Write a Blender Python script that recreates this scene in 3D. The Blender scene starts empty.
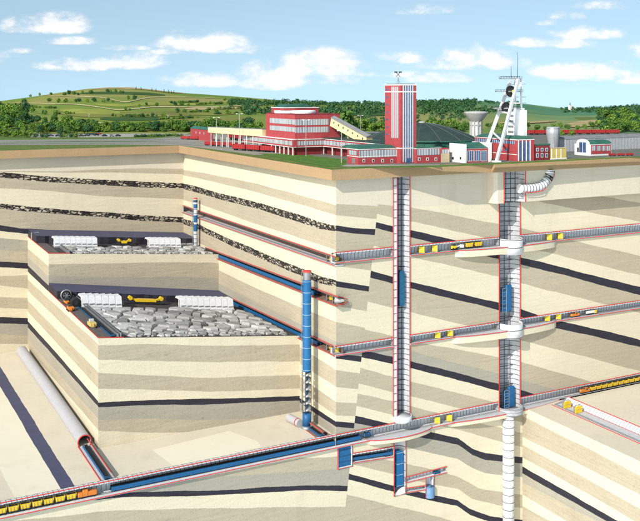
import bpy, bmesh, math, random
import numpy as np
from mathutils import Vector, Matrix

# ------------------------------------------------------------------ camera, sky, sun, exposure
scene = bpy.context.scene
COL = scene.collection
F, HX, HY, DC = 900.0, 320.0, 92.0, 500.0          # focal length (px of a 640 px frame), principal point
CU, CV = 0.884, 0.4675                              # cosine and sine of the camera's yaw
nrm = math.hypot(CU, CV); CU /= nrm; CV /= nrm
CAM = Vector((-8.9 * CU - DC * CV, 8.9 * CV - DC * CU, 45.0))

cam_data = bpy.data.cameras.new('camera')
cam_data.sensor_width = 36.0
cam_data.lens = F / 640 * 36.0
cam_data.shift_y = -(260.5 - HY) / 640
cam_data.clip_start = 1.0
cam_data.clip_end = 30000.0
cam = bpy.data.objects.new('camera', cam_data)
cam.location = CAM
cam.rotation_euler = (math.pi / 2, 0, -math.atan2(CV, CU))
COL.objects.link(cam)
scene.camera = cam

SUN_DIR = Vector((-0.74, -0.43, 0.57)).normalized()   # towards the sun
sun_data = bpy.data.lights.new('sun', 'SUN')
sun_data.energy = 3.7
sun_data.angle = math.radians(0.6)
sun_data.color = (1.0, 0.95, 0.87)
sun = bpy.data.objects.new('sun', sun_data)
sun.rotation_euler = SUN_DIR.to_track_quat('Z', 'Y').to_euler()
sun.location = (-300, -300, 400)
COL.objects.link(sun)

scene.view_settings.view_transform = 'Standard'
scene.view_settings.look = 'None'
scene.view_settings.exposure = 0.29
scene.view_settings.gamma = 1.0
scene.view_settings.use_curve_mapping = False

world = bpy.data.worlds.new('World')
scene.world = world
world.use_nodes = True


def make_world():
    nt = world.node_tree
    N, L = nt.nodes, nt.links
    N.clear()
    out = N.new('ShaderNodeOutputWorld')
    bg = N.new('ShaderNodeBackground')
    bg.inputs['Strength'].default_value = 0.1
    L.new(bg.outputs[0], out.inputs[0])

    def m(op, a, b=None, c=None, clamp=False):
        n = N.new('ShaderNodeMath'); n.operation = op; n.use_clamp = clamp
        for k, v in enumerate((a, b, c)):
            if v is None: continue
            if isinstance(v, (int, float)): n.inputs[k].default_value = v
            else: L.new(v, n.inputs[k])
        return n.outputs[0]
    tc = N.new('ShaderNodeTexCoord')
    sep = N.new('ShaderNodeSeparateXYZ'); L.new(tc.outputs['Generated'], sep.inputs[0])
    x, y, z = sep.outputs
    # the sky itself, never sampled below the horizon
    cmb = N.new('ShaderNodeCombineXYZ'); L.new(x, cmb.inputs[0]); L.new(y, cmb.inputs[1])
    L.new(m('ADD', m('MULTIPLY', m('MAXIMUM', z, 0.0), 1.05), 0.30), cmb.inputs[2])
    vn = N.new('ShaderNodeVectorMath'); vn.operation = 'NORMALIZE'; L.new(cmb.outputs[0], vn.inputs[0])
    sky = N.new('ShaderNodeTexSky'); sky.sky_type = 'NISHITA'; sky.sun_disc = False
    sky.sun_elevation = math.asin(SUN_DIR.z)
    sky.sun_rotation = math.atan2(SUN_DIR.x, SUN_DIR.y)
    sky.air_density = 1.0; sky.dust_density = 0.6; sky.ozone_density = 1.6
    L.new(vn.outputs[0], sky.inputs[0])
    # clouds, fixed by compass bearing and elevation
    fw = m('MAXIMUM', m('ADD', m('MULTIPLY', x, CV), m('MULTIPLY', y, CU)), 0.05)
    rt = m('SUBTRACT', m('MULTIPLY', x, CU), m('MULTIPLY', y, CV))
    az = m('DIVIDE', rt, fw)
    el = m('DIVIDE', z, fw)
    cv = N.new('ShaderNodeCombineXYZ'); L.new(az, cv.inputs[0]); L.new(m('MULTIPLY', el, 1.7), cv.inputs[1])

    def noise(scale, detail, rough, off):
        n = N.new('ShaderNodeTexNoise'); n.noise_dimensions = '3D'
        n.inputs['Scale'].default_value = scale; n.inputs['Detail'].default_value = detail
        n.inputs['Roughness'].default_value = rough
        a = N.new('ShaderNodeVectorMath'); a.operation = 'ADD'; a.inputs[1].default_value = (off, off * .7, off * .3)
        L.new(cv.outputs[0], a.inputs[0]); L.new(a.outputs[0], n.inputs['Vector'])
        return n.outputs['Fac']
    n1 = noise(26, 8, .62, 3.1)
    n2 = noise(70, 6, .6, 9.7)
    n3 = noise(9, 5, .6, 5.2)
    clouds = [(48, 24, 40, 11, 1), (30, 29, 22, 5, .7), (70, 41, 26, 4, .6), (72, 65, 38, 7, .95), (20, 51, 14, 2.5, .4),
              (135, 61, 34, 9, 1), (118, 48, 24, 3, .5), (203, 41, 38, 12, 1), (235, 49, 26, 5, .4), (168, 52, 16, 3, .5),
              (205, 80, 38, 8, .95), (270, 76, 34, 15, 1), (318, 64, 40, 15, 1), (330, 80, 28, 6, .7),
              (400, 57, 22, 7, .7), (425, 10, 22, 5, .35), (440, 78, 32, 6, .8), (482, 57, 40, 14, 1), (455, 65, 30, 6, .7),
              (395, 74, 34, 4, .5), (555, 43, 44, 6, .9), (585, 33, 32, 8, 1), (590, 71, 50, 11, 1), (632, 79, 18, 5, .6),
              (600, 5, 24, 5, .5), (568, 16, 16, 4, .5), (545, 23, 10, 3, .4), (380, 66, 24, 3, .4), (700, 50, 60, 14, 1), (-70, 55, 70, 12, 1)]
    aec = N.new('ShaderNodeCombineXYZ'); L.new(az, aec.inputs[0]); L.new(el, aec.inputs[1]); ae = aec.outputs[0]

    def vm(op, a, b):
        n = N.new('ShaderNodeVectorMath'); n.operation = op
        for k, v in enumerate((a, b)):
            if isinstance(v, tuple): n.inputs[k].default_value = v
            else: L.new(v, n.inputs[k])
        return n.outputs['Value' if op == 'DOT_PRODUCT' else 0]
    best = None
    for cx, cy, rx, ry, w in clouds:
        ax, ay = (cx - HX) / F, (HY - cy) / F
        q = vm('MULTIPLY', vm('SUBTRACT', ae, (ax, ay - ry * .3 / F, 0)), (F / rx / 1.16, F / ry / 1.34, 0))
        q = vm('MAXIMUM', q, vm('MULTIPLY', q, (-1.0, -2.2, 0)))       # flatter underside
        r2 = vm('DOT_PRODUCT', q, q)
        v = m('MULTIPLY', m('SUBTRACT', 1.0, r2), .75 * w)
        v = m('ADD', v, -(1 - w) * .12)
        best = v if best is None else m('MAXIMUM', best, v)
    fld = m('ADD', best, m('ADD', m('MULTIPLY', m('SUBTRACT', n1, .5), 3.5), m('MULTIPLY', m('SUBTRACT', n3, .5), .9)))
    fld = m('ADD', fld, .36)
    mr = N.new('ShaderNodeMapRange'); mr.interpolation_type = 'SMOOTHSTEP'
    mr.inputs['From Min'].default_value = 0.0; mr.inputs['From Max'].default_value = 1.35
    mr.inputs['To Max'].default_value = 1.0
    L.new(fld, mr.inputs['Value'])
    near = N.new('ShaderNodeMapRange'); near.interpolation_type = 'SMOOTHSTEP'      # only near a cloud's place
    near.inputs['From Min'].default_value = -.55; near.inputs['From Max'].default_value = .1
    L.new(best, near.inputs['Value'])
    mask = m('MULTIPLY', mr.outputs[0], near.outputs[0], clamp=True)
    tint = N.new('ShaderNodeMix'); tint.data_type = 'RGBA'; tint.blend_type = 'MULTIPLY'
    tint.inputs['Factor'].default_value = 1.0
    L.new(sky.outputs[0], tint.inputs[6]); tint.inputs[7].default_value = SKY_TINT
    cl = N.new('ShaderNodeMix'); cl.data_type = 'RGBA'
    shade = m('ADD', m('MULTIPLY', m('SUBTRACT', n2, .5), 2.2), m('MULTIPLY', m('SUBTRACT', fld, .35), .9))
    L.new(m('ADD', shade, .35, clamp=True), cl.inputs['Factor'])
    cl.inputs[6].default_value = (6.9, 7.1, 7.5, 1); cl.inputs[7].default_value = (9.4, 9.2, 9.0, 1)
    mix = N.new('ShaderNodeMix'); mix.data_type = 'RGBA'
    L.new(mask, mix.inputs['Factor']); L.new(tint.outputs[2], mix.inputs[6]); L.new(cl.outputs[2], mix.inputs[7])
    L.new(mix.outputs[2], bg.inputs[0])


SKY_TINT = (2.45, 2.24, 1.72, 1)
make_world()
world.cycles.sampling_method = 'MANUAL'
world.cycles.sample_map_resolution = 256
scene.cycles.max_bounces = 4
scene.cycles.diffuse_bounces = 2
scene.cycles.glossy_bounces = 2
scene.cycles.use_adaptive_sampling = True

# ------------------------------------------------------------------ placing helpers
def ray(px, py):
    a, c = (px - HX) / F, (HY - py) / F
    return Vector((CV + a * CU, CU - a * CV, c))
def onX(px, py, x):
    d = ray(px, py); return CAM + d * ((x - CAM.x) / d.x)
def onY(px, py, y):
    d = ray(px, py); return CAM + d * ((y - CAM.y) / d.y)
def onZ(px, py, z):
    d = ray(px, py); return CAM + d * ((z - CAM.z) / d.z)
def at(px, py, depth):
    return CAM + ray(px, py) * depth
def depth_of(p):
    return (p[0] - CAM.x) * CV + (p[1] - CAM.y) * CU
def col_of(p):
    return HX + F * ((p[0] - CAM.x) * CU - (p[1] - CAM.y) * CV) / depth_of(p)
def row_of(p):
    return HY + F * (CAM.z - p[2]) / depth_of(p)

# ------------------------------------------------------------------ object helpers
def tag(o, label=None, cat=None, group=None, kind=None):
    if label: o['label'] = label
    if cat: o['category'] = cat
    if group: o['group'] = group
    if kind: o['kind'] = kind
    return o

def thing(name, label, cat, loc=(0, 0, 0), group=None, rz=0.0):
    o = bpy.data.objects.new(name, None)
    o.empty_display_size = 1.0
    o.location = loc; o.rotation_euler = (0, 0, rz)
    COL.objects.link(o)
    return tag(o, label, cat, group)

def wloc(o):
    p = Vector((0, 0, 0))
    while o is not None:
        p += o.location; o = o.parent
    return p

class MB:
    """collects shapes (world coordinates) into one mesh"""
    def __init__(self):
        self.v = []; self.f = []; self.mi = []; self.sm = []
    def add(self, vs, fs, mi=0, smooth=False):
        n = len(self.v)
        self.v += [tuple(p) for p in vs]
        for f in fs:
            self.f.append(tuple(i + n for i in f)); self.mi.append(mi); self.sm.append(smooth)
        return self
    def box(self, x0, x1, y0, y1, z0, z1, mi=0, M=None):
        vs = [Vector((x, y, z)) for z in (z0, z1) for y in (y0, y1) for x in (x0, x1)]
        if M is not None: vs = [M @ p for p in vs]
        return self.add(vs, [(0, 2, 3, 1), (4, 5, 7, 6), (0, 1, 5, 4), (2, 6, 7, 3), (0, 4, 6, 2), (1, 3, 7, 5)], mi)
    def bevbox(self, x0, x1, y0, y1, z0, z1, b, mi=0, M=None):
        """box with bevelled vertical and top edges"""
        def ring(i, z):
            return [(x0 + i, y0 + b, z), (x0 + b, y0 + i, z), (x1 - b, y0 + i, z), (x1 - i, y0 + b, z),
                    (x1 - i, y1 - b, z), (x1 - b, y1 - i, z), (x0 + b, y1 - i, z), (x0 + i, y1 - b, z)]
        vs = ring(0, z0) + ring(0, z1 - b) + ring(b * .7, z1)
        vs = [Vector(p) for p in vs]
        if M is not None: vs = [M @ p for p in vs]
        fs = []
        for k in range(2):
            for i in range(8):
                j = (i + 1) % 8
                fs.append((k * 8 + i, k * 8 + j, k * 8 + 8 + j, k * 8 + 8 + i))
        fs.append(tuple(range(7, -1, -1))); fs.append(tuple(range(16, 24)))
        return self.add(vs, fs, mi)
    def tube(self, pts, r, n=6, mi=0, cap=True, smooth=True):
        pts = [Vector(p) for p in pts]
        rs = r if isinstance(r, (list, tuple)) else [r] * len(pts)
        vs = []
        for i, p in enumerate(pts):
            t = (pts[min(i + 1, len(pts) - 1)] - pts[max(i - 1, 0)]).normalized()
            a = Vector((0, 0, 1)) if abs(t.z) < .9 else Vector((1, 0, 0))
            u = t.cross(a).normalized(); w = u.cross(t).normalized()
            for k in range(n):
                th = 2 * math.pi * (k + .5) / n
                vs.append(p + (u * math.cos(th) + w * math.sin(th)) * rs[i])
        fs = []
        for i in range(len(pts) - 1):
            for k in range(n):
                j = (k + 1) % n
                fs.append((i * n + k, i * n + j, (i + 1) * n + j, (i + 1) * n + k))
        self.add(vs, fs, mi, smooth and n > 4)
        if cap:
            m = len(pts) - 1
            self.add(vs[:n], [tuple(range(n))], mi); self.add(vs[m * n:], [tuple(range(n - 1, -1, -1))], mi)
        return self
    def bar(self, p, q, w, h=None, mi=0):
        """square bar from p to q"""
        p, q = Vector(p), Vector(q); h = h or w
        t = (q - p).normalized()
        a = Vector((0, 0, 1)) if abs(t.z) < .95 else Vector((0, 1, 0))
        u = t.cross(a).normalized() * w / 2; k = u.cross(t).normalized() * h / 2
        vs = [c + s * u + r * k for c in (p, q) for s, r in ((-1, -1), (1, -1), (1, 1), (-1, 1))]
        return self.add(vs, [(0, 1, 2, 3), (7, 6, 5, 4), (0, 4, 5, 1), (1, 5, 6, 2), (2, 6, 7, 3), (3, 7, 4, 0)], mi)
    def lathe(self, c, prof, n=24, a0=0.0, a1=2 * math.pi, mi=0, smooth=True, axis='z', M=None):
        """profile of (radius, height) swept about an axis through c"""
        c = Vector(c); full = abs(a1 - a0 - 2 * math.pi) < 1e-6
        m = n if full else n + 1
        vs = []
        for r, h in prof:
            for k in range(m):
                th = a0 + (a1 - a0) * k / n
                x, y = r * math.cos(th), r * math.sin(th)
                p = {'z': Vector((x, y, h)), 'x': Vector((h, x, y)), 'y': Vector((x, h, y))}[axis]
                if M is not None: p = M @ p
                vs.append(c + p)
        fs = []
        for i in range(len(prof) - 1):
            for k in range(n):
                j = (k + 1) % m
                fs.append((i * m + k, i * m + j, (i + 1) * m + j, (i + 1) * m + k))
        return self.add(vs, fs, mi, smooth)
    def prism(self, poly, d0, d1, axis='y', mi=0):
        """closed outline extruded along an axis (outline in the two other axes, in order)"""
        def P(a, b, d):
            return {'x': (d, a, b), 'y': (a, d, b), 'z': (a, b, d)}[axis]
        n = len(poly)
        vs = [P(a, b, d0) for a, b in poly] + [P(a, b, d1) for a, b in poly]
        fs = [tuple(range(n)), tuple(range(2 * n - 1, n - 1, -1))]
        fs += [(i, i + n, (i + 1) % n + n, (i + 1) % n) for i in range(n)]
        return self.add(vs, fs, mi)
    def quad(self, a, b, c, d, mi=0):
        return self.add([a, b, c, d], [(0, 1, 2, 3)], mi)
    def build(self, name, mat, parent=None, fix=True):
        o0 = wloc(parent) if parent is not None else Vector((0, 0, 0))
        me = bpy.data.meshes.new(name)
        me.from_pydata([(p[0] - o0.x, p[1] - o0.y, p[2] - o0.z) for p in self.v], [], self.f)
        for mm in (mat if isinstance(mat, (list, tuple)) else [mat]): me.materials.append(mm)
        me.polygons.foreach_set('material_index', self.mi)
        me.polygons.foreach_set('use_smooth', self.sm)
        if fix:
            bm = bmesh.new(); bm.from_mesh(me)
            bmesh.ops.recalc_face_normals(bm, faces=bm.faces); bm.to_mesh(me); bm.free()
        o = bpy.data.objects.new(name, me)
        if parent is not None: o.parent = parent
        COL.objects.link(o)
        return o

def children(o):
    return [c for c in bpy.data.objects if c.parent is o]
KIDS = {}
def freeze(o):
    """remember a prototype's parts so copies need no search"""
    KIDS[o.name] = children(o)
    for c in KIDS[o.name]: freeze(c)
def copy_tree(o, parent=None):
    c = o.copy(); COL.objects.link(c)
    if parent is not None: c.parent = parent
    for ch in KIDS.get(o.name, ()):
        copy_tree(ch, c)
    return c
def copy_at(proto, loc, rz=0.0, s=1.0, label=None, group=None):
    c = copy_tree(proto)
    c.location = loc; c.rotation_euler = (0, 0, rz); c.scale = (s, s, s)
    if label: c['label'] = label
    if group: c['group'] = group
    return c
def drop(o):
    for ch in KIDS.get(o.name, ()): drop(ch)
    bpy.data.objects.remove(o)
# ------------------------------------------------------------------ materials
def srgb(r, g, b):
    f = lambda c: (c / 255 / 12.92) if c / 255 <= .04045 else ((c / 255 + .055) / 1.055) ** 2.4
    return (f(r), f(g), f(b))

class NT:
    def __init__(self, name):
        self.m = bpy.data.materials.new(name); self.m.use_nodes = True
        self.t = self.m.node_tree; self.N = self.t.nodes; self.L = self.t.links
        self.b = self.N['Principled BSDF']
        self.geo = self.N.new('ShaderNodeNewGeometry')
        self.pos = self.geo.outputs['Position']
    def math(self, op, a, b=None, clamp=False):
        n = self.N.new('ShaderNodeMath'); n.operation = op; n.use_clamp = clamp
        for k, v in enumerate((a, b)):
            if v is None: continue
            if isinstance(v, (int, float)): n.inputs[k].default_value = v
            else: self.L.new(v, n.inputs[k])
        return n.outputs[0]
    def scaled(self, s, src=None):
        n = self.N.new('ShaderNodeVectorMath'); n.operation = 'MULTIPLY'; n.inputs[1].default_value = s
        self.L.new(src or self.pos, n.inputs[0]); return n.outputs[0]
    def noise(self, vec, scale, detail=4, rough=.55):
        n = self.N.new('ShaderNodeTexNoise'); n.inputs['Scale'].default_value = scale
        n.inputs['Detail'].default_value = detail; n.inputs['Roughness'].default_value = rough
        self.L.new(vec, n.inputs['Vector']); return n.outputs['Fac']
    def voro(self, vec, scale, feature='F1', out='Distance'):
        n = self.N.new('ShaderNodeTexVoronoi'); n.feature = feature; n.inputs['Scale'].default_value = scale
        self.L.new(vec, n.inputs['Vector']); return n.outputs[out]
    def ramp(self, fac, stops, interp='LINEAR'):
        n = self.N.new('ShaderNodeValToRGB'); n.color_ramp.interpolation = interp
        e = n.color_ramp.elements
        while len(e) < len(stops): e.new(.5)
        for k, (p, c) in enumerate(stops):
            e[k].position = p; e[k].color = (*c[:3], 1)
        self.L.new(fac, n.inputs[0]); return n.outputs[0]
    def mix(self, fac, a, b, mode='MIX'):
        n = self.N.new('ShaderNodeMix'); n.data_type = 'RGBA'; n.blend_type = mode
        for k, v in ((0, fac), (6, a), (7, b)):
            if isinstance(v, (int, float)): n.inputs[k].default_value = v
            elif isinstance(v, tuple): n.inputs[k].default_value = (*v[:3], 1)
            else: self.L.new(v, n.inputs[k])
        return n.outputs[2]
    def maprange(self, v, a, b, c=0.0, d=1.0):
        n = self.N.new('ShaderNodeMapRange'); n.inputs['From Min'].default_value = a; n.inputs['From Max'].default_value = b
        n.inputs['To Min'].default_value = c; n.inputs['To Max'].default_value = d
        self.L.new(v, n.inputs['Value']); return n.outputs[0]
    def sep(self, src=None):
        n = self.N.new('ShaderNodeSeparateXYZ'); self.L.new(src or self.pos, n.inputs[0]); return n.outputs
    def objpos(self):
        return self.N.new('ShaderNodeTexCoord').outputs['Object']
    def bump(self, h, strength, dist):
        n = self.N.new('ShaderNodeBump'); n.inputs['Strength'].default_value = strength; n.inputs['Distance'].default_value = dist
        self.L.new(h, n.inputs['Height']); self.L.new(n.outputs[0], self.b.inputs['Normal'])
    def done(self, col=None, rough=.8, metal=0.0, spec=.3):
        if col is not None:
            if isinstance(col, tuple): self.b.inputs['Base Color'].default_value = (*col[:3], 1)
            else: self.L.new(col, self.b.inputs['Base Color'])
        if isinstance(rough, (int, float)): self.b.inputs['Roughness'].default_value = rough
        else: self.L.new(rough, self.b.inputs['Roughness'])
        self.b.inputs['Metallic'].default_value = metal
        self.b.inputs['Specular IOR Level'].default_value = spec
        return self.m

def scale_c(c, k): return tuple(x * k for x in c)

def rock_mat(name, col, grain=1.0, speck=.0, bump=.4):
    t = NT(name)
    big = t.noise(t.scaled((.012, .012, .05)), 1.0, 3)
    streak = t.noise(t.scaled((.035, .035, .75)), 1.0, 6, .65)
    fine = t.noise(t.pos, .9, 5, .7)
    gr = t.noise(t.pos, 1.7, 3, .7)
    v = t.math('ADD', t.math('MULTIPLY', t.math('SUBTRACT', big, .5), .32), t.math('MULTIPLY', t.math('SUBTRACT', streak, .5), .34 * grain))
    v = t.math('ADD', v, t.math('MULTIPLY', t.math('SUBTRACT', fine, .5), .30 * grain))
    v = t.math('ADD', v, t.math('MULTIPLY', t.math('SUBTRACT', gr, .5), .22 * grain))
    v = t.maprange(v, -.5, .5, 0, 1)
    warm = (col[0] * 1.22, col[1] * 1.20, col[2] * 1.14); dark = (col[0] * .74, col[1] * .73, col[2] * .72)
    c = t.ramp(v, [(0.12, dark), (.5, col), (.88, warm)])
    if speck:
        sp = t.maprange(t.noise(t.scaled((.28, .28, .5)), 1.0, 4, .7), .60, .70)
        c = t.mix(t.math('MULTIPLY', sp, speck), c, scale_c(col, .55))
    # faint joints and damp stains
    jw = t.N.new('ShaderNodeVectorMath'); jw.operation = 'ADD'
    jc = t.N.new('ShaderNodeCombineXYZ')
    for k in range(3): t.L.new(t.math('MULTIPLY', fine, 2.4), jc.inputs[k])
    t.L.new(t.pos, jw.inputs[0]); t.L.new(jc.outputs[0], jw.inputs[1])
    je = t.voro(t.scaled((.10, .10, .22), jw.outputs[0]), 1.0, 'DISTANCE_TO_EDGE')
    jm = t.math('MULTIPLY', t.maprange(je, .05, .0), t.maprange(big, .42, .58))
    c = t.mix(t.math('MULTIPLY', jm, .12 * min(grain, 1.0)), c, scale_c(col, .42))
    st = t.maprange(t.noise(t.scaled((.07, .07, .018)), 1.0, 4, .6), .56, .72)
    c = t.mix(t.math('MULTIPLY', st, .16), c, (col[0] * .62, col[1] * .56, col[2] * .48))
    t.bump(t.math('ADD', t.math('ADD', fine, streak), t.math('MULTIPLY', gr, .5)), bump, .5)
    return t.done(c, .93, spec=.15)

R_CREAM, R_TAN, R_GREY, R_COAL, R_GOAF, R_PALE = range(6)
M = {}
M['cream'] = rock_mat('cream limestone', (.655, .585, .437), 1.15, .16)
M['tan'] = rock_mat('tan sandstone', (.43, .375, .278), 2.0, .5)
M['grey'] = rock_mat('grey shale', (.355, .328, .27), 1.5, .4)
M['pale'] = rock_mat('pale marl', (.61, .55, .44), .6, .08)
M['floor'] = rock_mat('cream rock floor', (.63, .57, .45), .9, .16, .12)
M['floor_light'] = rock_mat('light rock floor', (.72, .67, .53), .35, 0, .08)

def coal_mat():
    t = NT('coal')
    a = t.noise(t.scaled((.1, .1, .5)), 1, 5, .65); b = t.noise(t.pos, 1.8, 4, .7)
    v = t.math('ADD', t.math('MULTIPLY', a, .5), t.math('MULTIPLY', b, .5))
    c = t.ramp(v, [(.3, (.012, .009, .018)), (.5, (.022, .020, .031)), (.72, (.042, .040, .058))])
    t.bump(b, .5, .5)
    return t.done(c, .65, spec=.35)
M['coal'] = coal_mat()
def coal_lit_top_mat():  # same coal in a lighter navy: light on upward faces, put into the colour
    t = NT('lit coal top')
    a = t.noise(t.scaled((.06, .2, .2)), 1, 5, .65); b = t.noise(t.pos, 1.2, 4, .7)
    v = t.math('ADD', t.math('MULTIPLY', a, .5), t.math('MULTIPLY', b, .5))
    c = t.ramp(v, [(.3, (.042, .047, .095)), (.55, (.06, .066, .13)), (.75, (.09, .098, .165))])
    t.bump(b, .4, .4)
    return t.done(c, .6, spec=.35)
M['coal_top_lit'] = coal_lit_top_mat()

def goaf_mat():
    """caved, broken seam: pale blocks in black"""
    t = NT('caved seam')
    w = t.noise(t.pos, .25, 3, .6)
    wv = t.N.new('ShaderNodeVectorMath'); wv.operation = 'SCALE'; wv.inputs['Scale'].default_value = 1.0
    add = t.N.new('ShaderNodeVectorMath'); add.operation = 'ADD'
    cmb = t.N.new('ShaderNodeCombineXYZ')
    for k in range(3): t.L.new(t.math('MULTIPLY', w, 2.2), cmb.inputs[k])
    t.L.new(t.pos, add.inputs[0]); t.L.new(cmb.outputs[0], add.inputs[1])
    sc = t.scaled((.26, .26, .62), add.outputs[0])
    edge = t.voro(sc, 1.0, 'DISTANCE_TO_EDGE')
    cell = t.voro(sc, 1.0, 'F1', 'Color')
    cs = t.N.new('ShaderNodeSeparateColor'); t.L.new(cell, cs.inputs[0])
    v = t.maprange(edge, .05, .20)
    pale = t.ramp(cs.outputs[0], [(.0, (.05, .042, .04)), (.22, (.07, .06, .05)), (.34, (.30, .265, .21)), (1, (.52, .47, .37))])
    c = t.mix(v, (.018, .014, .014), pale)
    t.bump(v, .6, .8)
    return t.done(c, .9, spec=.15)
M['goaf'] = goaf_mat()
ROCKS = [M['cream'], M['tan'], M['grey'], M['coal'], M['goaf'], M['pale']]

def plain(name, col, rough=.6, metal=0.0, var=.12, scale=.35, spec=.4, dirt=.0):
    t = NT(name)
    n = t.noise(t.pos, scale, 5, .65)
    c = t.ramp(n, [(.3, scale_c(col, 1 - var)), (.7, scale_c(col, 1 + var))])
    if dirt:
        d = t.maprange(t.noise(t.scaled((1, 1, .35)), scale * 2.3, 5, .7), .55, .75)
        c = t.mix(t.math('MULTIPLY', d, dirt), c, scale_c(col, .45))
    return t.done(c, rough, metal, spec)

M['soil'] = rock_mat('brown topsoil', (.40, .27, .15), .9, .25)
M['grass_edge'] = plain('verge grass', (.12, .165, .04), .95, var=.35, scale=.2, spec=.1)
M['red'] = plain('red painted brick', (.37, .052, .058), .75, var=.14, scale=.5, dirt=.12)
M['red_dark'] = plain('dark red brick', (.20, .022, .026), .8, var=.2, scale=.5, dirt=.2)
M['red_wagon'] = plain('red wagon paint', (.36, .022, .022), .6, var=.22, scale=.6, dirt=.4)
M['white'] = plain('white paint', (.76, .75, .72), .6, var=.05, scale=.3, dirt=.10)
M['white_steel'] = plain('white painted steel', (.72, .73, .74), .5, var=.07, scale=.4, dirt=.15)
M['cream_paint'] = plain('cream cladding', (.74, .62, .34), .7, var=.08, dirt=.12)
M['beige'] = plain('beige render', (.52, .42, .27), .8, var=.1, dirt=.1)
M['ochre'] = plain('ochre wall', (.55, .40, .12), .8, var=.12, dirt=.15)
M['green_roof'] = plain('green roof sheet', (.03, .12, .085), .65, var=.22, scale=.2, dirt=.15)
M['green_wall'] = plain('green wall sheet', (.035, .16, .105), .6, var=.12, dirt=.1)
M['dark_roof'] = plain('dark grey roofing', (.028, .052, .042), .75, var=.25, scale=.12, dirt=.15)
M['grey_roof'] = plain('grey roofing', (.22, .22, .22), .8, var=.2, scale=.2, dirt=.2)
M['concrete'] = plain('concrete', (.42, .42, .40), .85, var=.12, scale=.3, dirt=.25)
M['steel'] = plain('grey steel', (.30, .31, .32), .45, .5, var=.12, dirt=.1)
M['dark_steel'] = plain('dark steel', (.035, .036, .04), .5, .3, var=.3)
M['black'] = plain('black rubber', (.012, .012, .013), .7, var=.2)
M['redline'] = plain('red edge paint', (.55, .055, .045), .7, var=.15, scale=.8)
M['yellow'] = plain('yellow machine paint', (.74, .50, .018), .5, var=.1, scale=.6, dirt=.12)
M['orange'] = plain('orange machine paint', (.62, .19, .025), .5, var=.15, scale=.6, dirt=.2)
M['blue'] = plain('blue machine paint', (.010, .10, .25), .5, var=.14, scale=.4, dirt=.12)
M['blue_dark'] = plain('dark blue paint', (.012, .06, .13), .5, var=.2, scale=.4)
M['brown_lining'] = plain('brown tunnel lining', (.24, .15, .12), .85, var=.3, scale=.5, dirt=.3)
M['rail'] = plain('rail steel', (.16, .15, .145), .4, .6, var=.2)
M['ballast'] = plain('grey ballast', (.29, .27, .225), .95, var=.3, scale=.7, dirt=.3, spec=.1)
M['asphalt'] = plain('yard asphalt', (.165, .165, .14), .95, var=.18, scale=.15, dirt=.2, spec=.1)
M['yard'] = plain('pale gravel yard', (.36, .34, .29), .95, var=.18, scale=.1, dirt=.15, spec=.1)
M['lawn'] = plain('mown lawn', (.085, .175, .03), .95, var=.3, scale=.25, spec=.1)
M['coal_load'] = plain('coal load', (.012, .012, .014), .8, var=.4, scale=1.5)
M['pink'] = plain('pale stone chute', (.72, .66, .60), .8, var=.06)

def window_mat(name, period, frame, glass, axis='h', fw=.18, floors=None, gl2=None):
    """window band: glass panes between pale mullions; h runs along X+Y"""
    t = NT(name)
    x, y, z = t.sep()
    u = t.math('ADD', x, y) if axis == 'h' else z
    k = t.math('FRACT', t.math('DIVIDE', u, period))
    f = t.math('LESS_THAN', k, fw)
    cell = t.N.new('ShaderNodeTexWhiteNoise'); cell.noise_dimensions = '1D'
    t.L.new(t.math('FLOOR', t.math('DIVIDE', u, period)), cell.inputs['W'])
    g = t.mix(cell.outputs[0], glass, gl2 or scale_c(glass, 1.8))
    c = t.mix(f, g, frame)
    return t.done(c, t.math('ADD', t.math('MULTIPLY', f, .4), .2), spec=.5)
M['win'] = window_mat('window band glass', 2.0, (.58, .58, .58), (.20, .22, .26), fw=.32, gl2=(.36, .38, .42))
M['win_blue'] = window_mat('blue glazing', 1.9, (.55, .56, .60), (.05, .10, .21), fw=.22, gl2=(.10, .17, .30))
M['glass'] = plain('dark window glass', (.045, .05, .06), .15, var=.3, spec=.6)
M['glass_blue'] = plain('blue window glass', (.055, .10, .22), .2, var=.35, scale=.3, spec=.5)

def ring_mat(name, col, line, spacing, axis, width=.12, var=.12, rough=.6):
    """lining segments with dark joints at even spacing along an axis"""
    t = NT(name)
    p = t.sep()['xyz'.index(axis)]
    k = t.math('FRACT', t.math('DIVIDE', p, spacing))
    f = t.math('LESS_THAN', k, width)
    n = t.noise(t.pos, .5, 5, .65)
    c = t.ramp(n, [(.3, scale_c(col, 1 - var)), (.7, scale_c(col, 1 + var))])
    c = t.mix(f, c, line)
    t.bump(t.math('SUBTRACT', 1.0, f), .6, .2)
    return t.done(c, rough, spec=.3)
WL, DL = (.66, .66, .67), (.10, .10, .11)
M['ring_z'] = ring_mat('shaft lining', (.46, .47, .50), DL, 3.0, 'z', .13)
M['ring_z_white'] = ring_mat('white shaft tube', (.63, .63, .64), DL, 4.6, 'z', .10)
M['ring_x'] = ring_mat('tunnel lining along the face', (.66, .66, .68), (.17, .17, .18), 2.4, 'x', .14)
M['ring_y'] = ring_mat('tunnel lining into the rock', (.74, .74, .75), (.20, .20, .21), 2.4, 'y', .14)
M['ring_y_brown'] = ring_mat('brown tunnel lining rings', (.20, .13, .11), (.06, .05, .05), 2.2, 'y', .2)
M['blue_z'] = ring_mat('blue bunker sheet', (.012, .115, .28), (.26, .38, .48), 6.3, 'z', .05)
M['ring_grey'] = ring_mat('grey station ring', (.36, .37, .39), (.09, .09, .10), 1.7, 'z', .12)
M['tube_pale'] = plain('pale tube shell', (.40, .40, .425), .6, var=.06, dirt=.12)
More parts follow.
